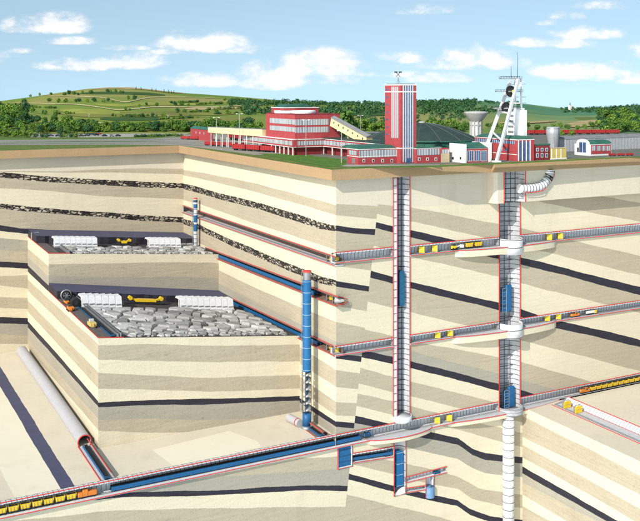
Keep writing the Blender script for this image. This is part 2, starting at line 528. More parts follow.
M['pipe_dash'] = {a: ring_mat('black pipe with pale brackets ' + a, (.025, .025, .028), (.5, .5, .5), 4.3, a, .28) for a in 'xy'}
M['tfloor'] = plain('tunnel floor', (.50, .51, .53), .8, var=.12, scale=.5, dirt=.12)
M['tfloor_pale'] = plain('pale tunnel floor', (.62, .63, .64), .8, var=.1, scale=.4, dirt=.1)
M['support'] = plain('white roof support', (.66, .67, .69), .5, var=.08, scale=.6, dirt=.25)

def rubble_mat():
    t = NT('caved rock')
    oi = t.N.new('ShaderNodeNewGeometry')
    r = oi.outputs['Random Per Island']
    n = t.noise(t.pos, .8, 5, .7)
    base = t.ramp(r, [(0, (.18, .176, .17)), (.4, (.36, .355, .34)), (1, (.60, .59, .57))])
    c = t.mix(t.maprange(n, .4, .75, 0, .55), base, (.20, .195, .19))
    t.bump(n, .6, .4)
    return t.done(c, .9, spec=.2)
M['rubble'] = rubble_mat()

def leaf_mat(name, a, b, c):
    t = NT(name)
    r = t.geo.outputs['Random Per Island']
    n = t.noise(t.pos, .22, 3, .6)
    v = t.math('ADD', t.math('MULTIPLY', r, .55), t.math('MULTIPLY', n, .45))
    col = t.ramp(v, [(.2, a), (.5, b), (.8, c)])
    return t.done(col, .85, spec=.2)
M['leaf'] = leaf_mat('broad leaves', (.035, .095, .016), (.075, .165, .026), (.13, .24, .045))
M['leaf_light'] = leaf_mat('light leaves', (.08, .16, .02), (.14, .25, .035), (.21, .33, .06))
M['leaf_dark'] = leaf_mat('dark leaves', (.022, .075, .028), (.04, .115, .042), (.075, .165, .058))
M['bark'] = plain('bark', (.07, .05, .035), .95, var=.3, scale=2)

M['stripe_pale'] = plain('pale stripe', (.58, .58, .60), .5, var=.08, dirt=.1)
M['stripe_blue'] = plain('blue grey glazing', (.085, .115, .20), .3, var=.3, scale=.4)
M['ring_grey2'] = ring_mat('pale grey bunker sheet', (.46, .48, .51), (.10, .14, .22), 3.2, 'z', .16)
M['cage_frame'] = plain('pale blue cage frame', (.20, .30, .42), .5, var=.1)
# ------------------------------------------------------------------ the rock: walls, benches, floors
ZG = 2.5            # ground level
ZS = -3.4           # underside of the topsoil
YB = 254.0          # back wall
XL = -121.0         # left side of the benches
YM = 177.0          # front of the upper bench
YF = 45.0           # front of the lower bench
ZF = -146.5         # excavation floor
XR = 133.0          # side of the right-hand terrace
Z3T, Z3B = -145.5, -151.7     # bottom roadway: roof and floor

def interp(poly, us):
    xs = np.array([p[0] for p in poly]); ys = np.array([p[1] for p in poly])
    o = np.argsort(xs); xs, ys = xs[o], ys[o]
    r = np.interp(us, xs, ys)
    if len(xs) > 1:
        s0 = (ys[1] - ys[0]) / max(xs[1] - xs[0], 1e-6); s1 = (ys[-1] - ys[-2]) / max(xs[-1] - xs[-2], 1e-6)
        r = np.where(us < xs[0], ys[0] + s0 * (us - xs[0]), r)
        r = np.where(us > xs[-1], ys[-1] + s1 * (us - xs[-1]), r)
    return r

def wobble(us, seed, amp):
    rng = random.Random(seed)
    r = np.zeros(len(us))
    for lam in (90, 47, 23, 11, 5, 2.3):
        r += math.sqrt(lam / 47) * np.sin(us * 2 * math.pi / lam + rng.uniform(0, 6.28)) * rng.uniform(.4, 1)
    return r * amp * .35

def strata(name, axis, c, u0, u1, top, bottom, bands, holes=(), step=.9, wob=.42, cuts=()):
    """rock face in the plane axis=c. bands: [(material, boundary below as picture polyline)], top/bottom: z or polyline.
    holes: convex outlines (u, z) left open; cuts: (point, normal) beyond which the face is removed"""
    hit = {'X': onX, 'Y': onY, 'Z': onZ}[axis]
    def uz(p):
        q = hit(p[0], p[1], c)
        return {'X': (q.y, q.z), 'Y': (q.x, q.z), 'Z': (q.y, -q.x)}[axis]
    us = np.linspace(u0, u1, max(3, int(abs(u1 - u0) / step) + 1))
    def line(b, k):
        if isinstance(b, (int, float)): return np.full(len(us), float(b))
        r = interp([uz(p) for p in b], us)
        return r + wobble(us, hash((name, k)) % 9973 if False else (k * 131 + len(name) * 17), wob)
    rows = [line(top, 0) if isinstance(top, (int, float)) else interp([uz(p) for p in top], us)]
    bot = line(bottom, 999) if isinstance(bottom, (int, float)) else interp([uz(p) for p in bottom], us)
    for k, (m, b) in enumerate(bands[:-1]):
        rows.append(np.maximum(np.minimum(line(b, k + 1), rows[-1]), bot))
    rows.append(bot)
    rows[0] = np.maximum(rows[0], bot)
    mb = MB()
    def P(u, z):
        return {'X': (c, u, z), 'Y': (u, c, z), 'Z': (-z, u, c)}[axis]
    for k in range(len(bands)):
        a, b = rows[k], rows[k + 1]
        for i in range(len(us) - 1):
            if max(a[i] - b[i], a[i + 1] - b[i + 1]) < .02: continue
            mb.add([P(us[i], a[i]), P(us[i + 1], a[i + 1]), P(us[i + 1], b[i + 1]), P(us[i], b[i])], [(0, 1, 2, 3)], bands[k][0])
    o = mb.build(name, ROCKS + [M['floor'], M['floor_light'], M['coal_top_lit']], fix=False)
    bm = bmesh.new(); bm.from_mesh(o.data)
    def flat(co): return {'X': (co.y, co.z), 'Y': (co.x, co.z), 'Z': (co.y, -co.x)}[axis]
    for h in holes:
        for i in range(len(h)):
            p, q = Vector(P(*h[i])), Vector(P(*h[(i + 1) % len(h)]))
            nv = Vector({'X': (1, 0, 0), 'Y': (0, 1, 0), 'Z': (0, 0, 1)}[axis])
            n = (q - p).cross(nv)
            if n.length < 1e-6: continue
            bmesh.ops.bisect_plane(bm, geom=bm.verts[:] + bm.edges[:] + bm.faces[:], dist=1e-4, plane_co=p, plane_no=n.normalized())
        kill = []
        for f in bm.faces:
            a, b = flat(f.calc_center_median())
            s = [(h[(i + 1) % len(h)][0] - h[i][0]) * (b - h[i][1]) - (h[(i + 1) % len(h)][1] - h[i][1]) * (a - h[i][0]) for i in range(len(h))]
            if all(v > 0 for v in s) or all(v < 0 for v in s): kill.append(f)
        bmesh.ops.delete(bm, geom=kill, context='FACES')
    for co, no in cuts:
        bmesh.ops.bisect_plane(bm, geom=bm.verts[:] + bm.edges[:] + bm.faces[:], dist=1e-4, plane_co=Vector(co), plane_no=Vector(no), clear_outer=True)
    want = {'X': Vector((-1, 0, 0)), 'Y': Vector((0, -1, 0)), 'Z': Vector((0, 0, 1))}[axis]
    for f in bm.faces:
        f.normal_update()
        if f.normal.dot(want) < 0: f.normal_flip()
    bm.to_mesh(o.data); bm.free()
    return tag(o, kind='structure')

def rect(u0, u1, z0, z1): return [(u0, z0), (u1, z0), (u1, z1), (u0, z1)]
C_, T_, G_, K_, O_, P_ = R_CREAM, R_TAN, R_GREY, R_COAL, R_GOAF, R_PALE
FL_, FLL_, KT_ = 6, 7, 8

# openings in the faces (shared with the tunnels built further down)
S1X0, S1X1 = onY(393, 300, 0).x, onY(409.3, 300, 0).x
S2X0, S2X1 = onY(498.8, 300, 0).x, onY(519.6, 300, 0).x
S1C, S1R = (S1X0 + S1X1) / 2, (S1X1 - S1X0) / 2
S2C, S2R = (S2X0 + S2X1) / 2, (S2X1 - S2X0) / 2
T1T, T1B = -44.2, -49.6
T2T, T2B = -96.3, -101.0
front_holes = [rect(S1X0, S1X1, -142.6, 0), rect(S2X0, S2X1, Z3T - .1, 0),
               rect(-5, 700, T1B, T1T), rect(-5, 700, T2B, T2T), rect(-400, 700, Z3B, Z3T)]
# sump below the first shaft, bunker and lower galleries
SUX0, SUX1 = onY(393.8, 470, 0).x, onY(405.5, 470, 0).x
SUZ = onY(399, 495, 0).z
front_holes.append(rect(SUX0, SUX1, SUZ, Z3B - 1.5))
BKX0, BKX1 = onY(337.5, 455, 0).x, onY(352, 455, 0).x
BKZ = onY(345, 467.5, 0).z
front_holes.append(rect(BKX0, BKX1, BKZ, Z3B))
LGT0, LGB0 = onY(352, 453.5, 0), onY(352, 462.5, 0)
LGT1, LGB1 = onY(394, 446.5, 0), onY(394, 456, 0)
LG = [(LGB0.x, LGB0.z), (LGB1.x, LGB1.z), (LGT1.x, LGT1.z), (LGT0.x, LGT0.z)]
front_holes.append(LG)
PG1 = [tuple((lambda q: (q.x, q.z))(onY(*p, 0))) for p in ((405, 482.5), (446.5, 472), (446.5, 466.5), (405, 477.5))]
PG2 = [tuple((lambda q: (q.x, q.z))(onY(*p, 0))) for p in ((405, 492.5), (426, 489), (426, 485.5), (405, 488.5))]
PS = [tuple((lambda q: (q.x, q.z))(onY(*p, 0))) for p in ((425.5, 498), (434, 496.5), (434, 475), (425.5, 477))]
front_holes += [PG1, PG2, PS]

fa, fb = onY(378, 205, 0), onY(344, 521, 0)             # the fault
fault_n = Vector((fb.z - fa.z, 0, fa.x - fb.x)).normalized()
if fault_n.x < 0: fault_n = -fault_n

# front face, right of the fault
strata('front_rock_face', 'Y', 0.0, 0.0, 520.0, 0.0, -230.0, [
    (P_, [(336, 204), (375, 204), (409, 207), (470, 204), (500, 203), (520, 203), (640, 190)]),
    (C_, [(560, 190), (600, 196), (640, 203)]),
    (T_, [(500, 190), (545, 203), (640, 222)]),
    (C_, [(375, 190), (450, 200), (500, 212), (520, 216), (640, 243)]),
    (T_, [(375, 190), (400, 195), (500, 224), (520, 228), (640, 256)]) if False else
    (C_, [(375, 204), (409, 207), (500, 224), (520, 228), (640, 256)]),
    (T_, [(375, 213), (409, 221), (500, 241), (520, 246), (640, 275)]),
    (C_, [(372, 221), (409, 230), (458, 241), (520, 257), (640, 287)]),
    (K_, [(372, 227), (409, 236.5), (458, 249), (520, 264), (640, 295)]),
    (T_, [(370, 245), (409, 256), (500, 277), (520, 283), (640, 313)]),
    (C_, [(366, 270), (409, 281), (498, 303), (520, 309), (552, 319), (640, 339.5)]),
    (K_, [(366, 276.5), (409, 288), (498, 310), (520, 316.5), (552, 327), (640, 347)]),
    (T_, [(362, 300), (410, 312), (500, 334), (520, 340), (640, 371)]),
    (C_, [(361, 328), (410, 341), (500, 357), (520, 362), (640, 395)]),
    (T_, [(360, 340), (410, 351), (500, 374), (520, 380), (640, 412)]),
    (G_, [(358, 349), (410, 361), (500, 384), (530, 393), (640, 425)]),
    (K_, [(358, 356), (410, 368), (500, 391), (530, 400.5), (640, 433)]),
    (C_, [(352, 366), (410, 381), (500, 404), (640, 438)]),
    (T_, [(352, 382), (410, 396), (458, 408), (505, 418), (640, 450)]),
    (C_, [(352, 392), (410, 406), (458, 418), (505, 429), (640, 465)]),
    (T_, [(352, 405), (410, 419), (458, 430), (505, 443), (640, 475)]),
    (C_, [(348, 414), (390, 424), (423, 431), (458, 438), (464, 442), (472, 448), (485, 453), (505, 456), (530, 458)]),
    (K_, [(348, 421), (390, 431), (423, 438), (458, 444.5), (464, 448.5), (472, 454.5), (485, 459.5), (505, 462.5), (530, 464.5)]),
    (G_, [(348, 436), (423, 451), (458, 459), (472, 468), (485, 473), (505, 476), (530, 478)]),
    (C_, [(348, 452), (423, 467), (458, 477), (480, 489), (505, 493), (530, 495)]),
    (T_, [(347, 463), (423, 482), (458, 489), (472, 499), (505, 507), (530, 509)]),
    (C_, [(347, 473), (395, 486), (430, 495), (457, 500), (470, 509), (490, 516), (505, 518.5), (530, 520)]),
    (K_, [(347, 479), (395, 492), (430, 501), (457, 506), (470, 515), (490, 522), (505, 524.5), (530, 526)]),
    (C_, [(347, 495), (420, 512), (505, 536), (530, 540)]),
    (T_, None)], holes=front_holes, cuts=[(fa - fault_n * .02, -fault_n)])

# front face, left of the fault: the strip by the corner and everything below the bottom roadway
strata('front_rock_face_left', 'Y', 0.0, 0.0, 40.0, 0.0, Z3B, [
    (P_, [(336, 204), (375, 206)]),
    (T_, [(336, 215), (375, 219)]),
    (C_, [(336, 225.5), (353, 228), (375, 229)]),
    (K_, [(336, 231), (353, 233.5), (375, 235)]),
    (T_, [(336, 248), (375, 252)]),
    (T_, [(336, 266), (375, 271)]),
    (C_, [(336, 281), (368, 286)]),
    (K_, [(336, 286.5), (368, 291.5)]),
    (T_, [(336, 306), (366, 311)]),
    (C_, [(336, 322), (366, 328)]),
    (T_, [(336, 342), (362, 348)]),
    (G_, [(336, 354), (358, 356)]),
    (K_, [(336, 358.5), (358, 361.5)]),
    (C_, [(336, 370), (356, 373)]),
    (T_, [(336, 387), (354, 389)]),
    (C_, [(336, 402), (352, 403)]),
    (T_, [(336, 415.5), (350, 416)]),
    (C_, [(336, 421.5), (348, 422.5)]),
    (K_, [(336, 427), (348, 428)]),
    (G_, None)], holes=front_holes, cuts=[(fa, fault_n)], wob=.15)
strata('lower_rock_face', 'Y', 0.0, -260.0, 40.0, Z3B + 4, -215.0, [
    (T_, [(150, 470), (220, 462), (300, 452), (346, 446)]),
    (C_, [(150, 480), (220, 474), (300, 458), (346, 456)]),
    (T_, [(150, 482), (220, 477), (300, 472), (346, 468)]),
    (G_, [(0, 504), (62, 498.5), (118, 493), (220, 490), (280, 487), (310, 485.5), (346, 486)]),
    (K_, [(0, 510), (62, 503.5), (118, 498), (220, 495), (280, 492), (310, 490.5), (346, 491)]),
    (C_, [(0, 522), (110, 511), (220, 508), (346, 507)]),
    (T_, None)], holes=front_holes, cuts=[(fa, fault_n)])

# side wall
SW = dict(T1=[(-4, -46.6), (262, -46.3), (262, -51.4), (-4, -51.0)],
          MID=[(-4, -68.2), (206, -72.4), (206, -76.7), (-4, -73.0)],
          T2=[(-4, -96.6), (YM + 4, -101.0), (YM + 4, -105.6), (-4, -101.2)])
side_bands = [
    (C_, [(178, 169), (215, 175), (260, 184.5), (336, 205)]),
    (T_, [(178, 174), (215, 182), (260, 193), (336, 215)]),
    (C_, [(178, 182.5), (195, 186), (215, 192), (260, 203), (300, 215), (320, 222), (336, 226)]),
    (O_, [(178, 187.5), (195, 192), (215, 198), (260, 209.5), (300, 222.5), (320, 229), (336, 231.5)]),
    (T_, [(178, 199), (200, 204), (250, 222), (300, 238), (336, 250)]),
    (C_, [(178, 217), (195, 222), (208, 229), (232, 240), (250, 247), (270, 256), (300, 268), (320, 276), (336, 280)]),
    (O_, [(178, 222.5), (195, 227.5), (208, 234.5), (232, 246), (250, 253.5), (270, 263), (300, 275), (320, 283.5), (336, 286.5)]),
    (T_, [(178, 231), (205, 246), (260, 276), (300, 292), (336, 306)]),
    (C_, [(200, 262), (220, 271), (260, 290), (300, 307), (336, 322)]),
    (T_, [(200, 275), (220, 284), (280, 314), (336, 342)]),
    (G_, [(200, 290), (240, 304), (300, 336), (336, 358.5)]),
    (C_, [(298, 346), (336, 370)]),
    (T_, [(298, 362), (336, 387)]),
    (C_, [(298, 375), (336, 402)]),
    (T_, [(298, 389), (336, 415.5)]),
    (C_, [(298, 397), (336, 421.5)]),
    (K_, [(298, 401.5), (336, 427)]),
    (G_, None)]
strata('side_rock_face', 'X', 0.0, 0.0, YB, 0.0, Z3B, side_bands, holes=[SW['T1'], SW['MID'], SW['T2']], wob=.25)

# back wall
strata('back_rock_face', 'Y', YB, -420.0, 0.0, 0.0, ZF - 2, [
    (P_, [(-60, 171), (0, 171.5), (60, 171), (100, 169.5), (140, 168.5), (178, 168.5)]),
    (T_, [(-60, 171.5), (0, 172), (60, 172.5), (100, 172.5), (140, 173.2), (178, 174)]),
    (C_, [(-60, 169), (0, 172.2), (15, 173.5), (50, 176.5), (100, 179.5), (140, 181.5), (178, 183)]),
    (O_, [(-60, 174), (0, 177.5), (15, 179), (50, 182), (100, 185), (140, 187.3), (178, 188)]),
    (T_, [(0, 188), (50, 191), (100, 196), (178, 199)]),
    (C_, [(0, 203.5), (50, 208.5), (100, 212), (140, 215), (178, 217)]),
    (O_, [(0, 208.5), (50, 213.5), (100, 217), (140, 220.5), (178, 222.5)]),
    (T_, [(0, 225), (20, 228.3), (60, 230.5), (178, 235)]),
    (K_, [(0, 230.7), (25, 233.7), (60, 236), (178, 241)]),
    (C_, [(0, 238), (25, 240)]),
    (G_, [(0, 250), (25, 251)]),
    (T_, [(0, 261.5), (25, 262.7)]),
    (K_, [(0, 267.3), (25, 268.7)]),
    (C_, [(0, 276), (25, 275)]),
    (T_, [(0, 285.5), (25, 288.5)]),
    (C_, [(0, 297), (25, 298)]),
    (T_, [(0, 308), (25, 309)]),
    (C_, [(0, 317.3), (25, 318)]),
    (K_, [(0, 323.3), (25, 324.2)]),
    (G_, [(0, 334), (25, 336)]),
    (T_, [(0, 344), (25, 344)]),
    (C_, None)], wob=.3)

# benches (their tops dip to the right)
def z_low(x, y):       # lower bench: floor of the worked seam
    t = (x - XL) / -XL; s = (y - YF) / (YM - YF)
    return (-87.2 - 14.0 * t) * (1 - s) + (-88.0 - 17.0 * t) * s
def z_up(x, y):        # upper bench
    t = (x - XL) / -XL; s = (y - YM) / (YB - YM)
    return (-62.8 - 10.6 * t) * (1 - s) + (-62.5 - 11.0 * t) * s
def poly_pts(fn, pts): return [(col_of((x, y, fn(x, y))), row_of((x, y, fn(x, y)))) for x, y in pts]

strata('upper_bench_front', 'Y', YM, XL, 0.0, poly_pts(z_up, [(XL, YM), (0, YM)]), -110.0, [
    (C_, [(47, 264), (110, 263.5), (180, 262), (218, 263)]),
    (T_, [(47, 276), (110, 277), (180, 277), (218, 278)]),
    (G_, None)], wob=.3)
strata('lower_bench_front', 'Y', YF, XL, 0.0, poly_pts(z_low, [(XL, YF), (0, YF)]), ZF - 2, [
    (C_, [(99, 345), (150, 344), (210, 346), (298, 344.5)]),
    (T_, [(99, 360), (210, 362), (298, 361.5)]),
    (C_, [(99, 373), (150, 375.5), (210, 378), (298, 375)]),
    (T_, [(99, 389), (150, 389.5), (210, 392), (298, 388.5)]),
    (C_, [(99, 402.3), (150, 400), (210, 399), (298, 396)]),
    (K_, [(99, 407.5), (150, 405.2), (210, 404.3), (298, 400.8)]),
    (G_, [(99, 420), (150, 419), (210, 420), (298, 417.5)]),
    (T_, [(99, 431), (150, 433), (215, 431), (298, 425)]),
    (C_, None)], wob=.3)
left_bands = [
    (C_, [(25, 246), (47, 265), (99, 300)]),
    (T_, [(25, 254), (47, 275), (99, 310)]),
    (G_, [(25, 262.7), (47, 284), (99, 325)]),
    (K_, [(25, 268.8), (47, 290), (99, 330)]),
    (C_, [(25, 277), (99, 345)]),
    (T_, [(25, 288), (99, 360)]),
    (C_, [(25, 298), (99, 373)]),
    (T_, [(25, 308.5), (99, 389)]),
    (C_, [(25, 318), (60, 357), (99, 402.3)]),
    (K_, [(25, 324.2), (60, 363), (99, 407.5)]),
    (G_, [(25, 336), (99, 420)]),
    (T_, [(25, 345), (99, 431)]),
    (C_, [(25, 350), (99, 445)]),
    (T_, None)]
strata('upper_bench_side', 'X', XL, YM, YB, poly_pts(z_up, [(XL, YM), (XL, YB)]), -88.0, left_bands, wob=.15)
strata('lower_bench_side', 'X', XL, YF, YB, poly_pts(z_low, [(XL, YF), (XL, YM), (XL, YB)]), ZF - 2, left_bands, wob=.25)

def bench_top(name, fn, x0, x1, y0, y1, mat):
    mb = MB(); n = 12
    for i in range(n):
        for j in range(n):
            xa, xb = x0 + (x1 - x0) * i / n, x0 + (x1 - x0) * (i + 1) / n
            ya, yb = y0 + (y1 - y0) * j / n, y0 + (y1 - y0) * (j + 1) / n
            mb.quad((xa, ya, fn(xa, ya)), (xb, ya, fn(xb, ya)), (xb, yb, fn(xb, yb)), (xa, yb, fn(xa, yb)))
    return tag(mb.build(name, mat), kind='structure')
M['seam_floor'] = plain('seam floor', (.045, .042, .042), .9, var=.35, scale=.4, dirt=.3)
bench_top('lower_bench_floor', z_low, XL, 0, YF, YM, M['seam_floor'])
bench_top('upper_bench_floor', z_up, XL, 0, YM, YB, M['seam_floor'])

# excavation floor, with the seam that crops out along it
fl_us = [(0, 366), (74, 487)]
strata('excavation_floor', 'Z', ZF, 1.0, YB, 420.0, 0.0, [
    (FL_, [(-200, 470), (-60, 600)]) if False else
    (FL_, [(0, 470), (28, 521)]),
    (FLL_, [(0, 386), (60.5, 489)]),
    (KT_, [(0, 366.5), (75, 487)]),
    (FL_, None)], wob=.4)
# a paler bed showing on the floor in front of the lower bench
mbp = MB()
pp = [onZ(x, y, ZF + .05) for x, y in ((152, 450), (229, 431), (257, 441), (262, 447), (176, 468))]
mbp.add(pp, [tuple(range(len(pp)))])
tag(mbp.build('excavation_floor_pale_bed', M['floor_light']), kind='structure')

# the terrace on the right: top and side
strata('terrace_side', 'X', XR, -380.0, 0.0, Z3B + .0, -260.0, [
    (C_, [(520, 415), (579, 444), (640, 476)]),
    (T_, [(520, 436), (579, 464), (640, 495)]),
    (C_, [(520, 444), (579, 475), (640, 509)]),
    (T_, [(520, 456), (579, 489), (640, 524)]),
    (C_, [(520, 465), (565, 491), (618, 521)]),
    (K_, [(520, 472), (606, 521)]),
    (G_, [(520, 481), (596, 521)]),
    (T_, [(520, 493), (566, 521)]),
    (C_, [(520, 505), (550, 521)]),
    (T_, None)], wob=.35)
mbt = MB(); mbt.quad((XR, -380, Z3B), (560, -380, Z3B), (560, 0, Z3B), (XR, 0, Z3B))
tag(mbt.build('terrace_top', M['floor']), kind='structure')

# overburden standing proud on the right, and the topsoil over everything
mbo = MB()
YO = -7.5                                   # face of the overburden; the shaft is cut open through it
SUX, SUY = S2C - 2.2, YO + .5
mbo.prism([(105.5, 0.5), (105.5, YO + 1.8), (107.5, YO), (SUX - S2R, YO), (SUX - S2R, .5)], -22.5, ZS, 'z')
mbo.prism([(SUX + S2R, .5), (SUX + S2R, YO), (560, YO), (560, .5)], -22.5, ZS, 'z')
tag(mbo.build('overburden_ledge', M['pale']), kind='structure')
def soil(name, outline):
    mb = MB(); mb.prism(outline, ZS, ZG, 'z')
    o = mb.build(name, [M['soil'], M['grass_edge']])
    for p in o.data.polygons:
        if abs(p.normal.z) > .9 and p.center.z > 0: p.material_index = 1
    return tag(o, kind='structure')
soil('topsoil', [(-900, 247.5), (-6, 247.5), (-6, -6), (104, -6), (104, 700), (-900, 700)])
soil('topsoil_right', [(104.05, -8.7), (900, -8.7), (900, 700), (104.05, 700)])
# ------------------------------------------------------------------ ground and hills
def ridge_px(px):
    return interp([(-400, 120), (-150, 112), (-60, 108), (0, 101), (30, 97), (60, 92.5), (85, 89), (105, 87.5), (130, 87.5), (155, 90), (170, 92),
                   (200, 94), (230, 96), (260, 98.5), (290, 101), (330, 104), (365, 103.5), (400, 104), (440, 101), (470, 100.5), (500, 102),
                   (530, 104.5), (560, 108.5), (585, 109), (615, 107), (640, 105), (700, 103), (1000, 108)], np.array([px]))[0]
D0, D1 = 938.0, 2100.0
def ridge_z(px): return 45 + (HY - ridge_px(px)) * D1 / F
def hill_z(px, d):
    zr = ridge_z(px)
    if d <= D0: return ZG - 1.2 * (1 - max(0, (d - D0 + 60) / 60)) if d > D0 - 60 else ZG - 1.2
    if d <= D1:
        t = (d - D0) / (D1 - D0)
        base = 45 - (132.8 - HY) * D0 / F
        y0 = 132.8
        # sight line rises steadily from the foot to the ridge
        s = t ** .62
        y = y0 + (ridge_px(px) - y0) * s
        z = 45 - (y - HY) * d / F
        z0 = 45 - (y0 - HY) * D0 / F
        z += (ZG - z0) * (1 - t) ** 2
        return z + 1.2 * math.sin(px * .045 + d * .006) * t * (1 - t) * 2 + .8 * math.sin(px * .11 - d * .011) * t * (1 - t)
    t = (d - D1) / 1000.0
    return zr - 6 * t - 30 * t * t
def terrain_mat():
    t = NT('hill grass')
    a = t.noise(t.scaled((.0035, .0035, .02)), 1, 5, .6); b = t.noise(t.pos, .03, 5, .65); c = t.noise(t.pos, .35, 4, .7)
    f = t.voro(t.scaled((.0032, .0021, 0)), 1.0, 'F1', 'Color')
    fs = t.N.new('ShaderNodeSeparateColor'); t.L.new(f, fs.inputs[0])
    v = t.math('ADD', t.math('MULTIPLY', a, .55), t.math('ADD', t.math('MULTIPLY', b, .3), t.math('MULTIPLY', fs.outputs[0], .28)))
    col = t.ramp(v, [(.32, (.10, .175, .03)), (.46, (.165, .245, .038)), (.58, (.245, .27, .055)), (.72, (.34, .29, .10))])
    col = t.mix(t.maprange(c, .35, .65, 0, .35), col, (.06, .12, .025))
    # the right-hand hills are a cooler green
    x, y, z = t.sep()
    side = t.maprange(t.math('SUBTRACT', t.math('MULTIPLY', x, CU), t.math('MULTIPLY', y, CV)), 80, 420)
    cool = t.ramp(v, [(.34, (.045, .145, .075)), (.52, (.075, .195, .105)), (.66, (.13, .24, .10)), (.8, (.30, .28, .10))])
    col = t.mix(side, col, cool)
    return t.done(col, .95, spec=.1)
M['hill'] = terrain_mat()
pxs = np.concatenate([np.linspace(-700, -40, 24), np.linspace(-30, 670, 141), np.linspace(680, 1500, 28)])
ds = np.concatenate([[800, 830, 870, 900], np.linspace(925, 2100, 60), [2130, 2200, 2300, 2500, 2900, 3500, 4500, 7000, 12000]])
vs, fs = [], []
for d in ds:
    for px in pxs:
        p = at(px, HY, d)
        z = hill_z(px, d)
        if d < 820: z = -30
        vs.append((p.x, p.y, max(z, -900)))
n = len(pxs)
for i in range(len(ds) - 1):
    for k in range(n - 1):
        fs.append((i * n + k, i * n + k + 1, (i + 1) * n + k + 1, (i + 1) * n + k))
mb = MB(); mb.add(vs, fs, smooth=True)
tag(mb.build('hills', M['hill']), kind='structure')
def hill_at(px, py):
    """point of the hillside seen at a pixel"""
    lo, hi = D0, D1
    for _ in range(40):
        mid = (lo + hi) / 2
        p = at(px, HY, mid)
        y = HY + F * (45 - hill_z(px, mid)) / mid
        if y > py: lo = mid
        else: hi = mid
    p = at(px, HY, lo); p.z = hill_z(px, lo); return p
# ------------------------------------------------------------------ shafts and tunnels
def lin(pts):
    """piecewise linear function through (u, z) pairs"""
    return lambda u: float(np.interp(u, [p[0] for p in pts], [p[1] for p in pts]))
def const(z): return lambda u: z

def tunnel(label, axis, spans, zt, zb, depth, lining, floor=None, rails=True, pipe=True, lip=1.2, cat='tunnel', name='mine_tunnel', step=12.0,
           edges=True, sign=1, base=0.0, crown=True, prof=None):
    """half tunnel open towards the cut face. axis 'x' runs along a face Y=base, axis 'y' along a face X=base"""
    floor = floor or M['tfloor']
    def P(s, n, z): return (s, base + sign * n, z) if axis == 'x' else (base + sign * n, s, z)
    s_mid = spans[0][0]
    t = thing(name, label, cat, P(s_mid, 0, zb(s_mid)))
    prof = prof or [(0.0, 1.0), (.30, .985), (.58, .92), (.80, .78), (.94, .58), (1.0, .34), (1.0, 0.0)]
    m = len(prof)
    for s0, s1 in spans:
        k = max(1, int(abs(s1 - s0) / step))
        ss = [s0 + (s1 - s0) * i / k for i in range(k + 1)]
        vs = []
        for s in ss:
            a, b = zt(s), zb(s)
            vs += [P(s, n * depth, b + (a - b) * h) for n, h in prof]
        g = MB(); g.add(vs, [(i * m + j, (i + 1) * m + j, (i + 1) * m + j + 1, i * m + j + 1) for i in range(k) for j in range(m - 1)], smooth=True)
        g.build('lining', lining, t, fix=False)
        g = MB(); vs = []
        for s in ss: vs += [P(s, -lip, zb(s)), P(s, depth, zb(s)), P(s, depth, zb(s) - .7), P(s, -lip, zb(s) - .7)]
        g.add(vs, [(i * 4 + j, (i + 1) * 4 + j, (i + 1) * 4 + (j + 1) % 4, i * 4 + (j + 1) % 4) for i in range(k) for j in range(4)] + [(0, 1, 2, 3), (k * 4 + 3, k * 4 + 2, k * 4 + 1, k * 4)])
        g.build('floor', floor, t)
        if crown:      # the cut edge of the lining overhead
            g = MB(); vs = []
            for s in ss: vs += [P(s, .35, zt(s) - .75), P(s, -.35, zt(s) - .75), P(s, -.35, zt(s) + .05), P(s, .35, zt(s) + .05)]
            g.add(vs, [(i * 4 + j, (i + 1) * 4 + j, (i + 1) * 4 + j + 1, i * 4 + j + 1) for i in range(k) for j in range(3)])
            g.build('crown', lining, t)
        if edges:
            g = MB(); g.tube([P(s, -.45, zt(s) + .12) for s in ss], .26, 5); g.build('edge', M['redline'], t)
            g = MB(); g.tube([P(s, -lip - .1, zb(s) - .25) for s in ss], .26, 5); g.build('edge', M['redline'], t)
        if rails:
            for n in (.55, 1.75):
                g = MB(); g.tube([P(s, n, zb(s) + .1) for s in ss], .13, 4); g.build('rail', M['rail'], t)
        for s in ss[::k]:
            if abs(s) < 4: continue                 # open where two roadways meet at the corner
            g = MB(); g.add([P(s, n * depth, zb(s) + (zt(s) - zb(s)) * h) for n, h in prof] + [P(s, 0, zb(s))], [tuple(range(m + 1))]); g.build('end_wall', M['ring_grey'], t, fix=False)
        if pipe:
            g = MB(); g.tube([P(s, depth * .70, zt(s) - .95) for s in ss], .30, 5); g.build('pipe', M['pipe_dash'][axis], t)
    return t

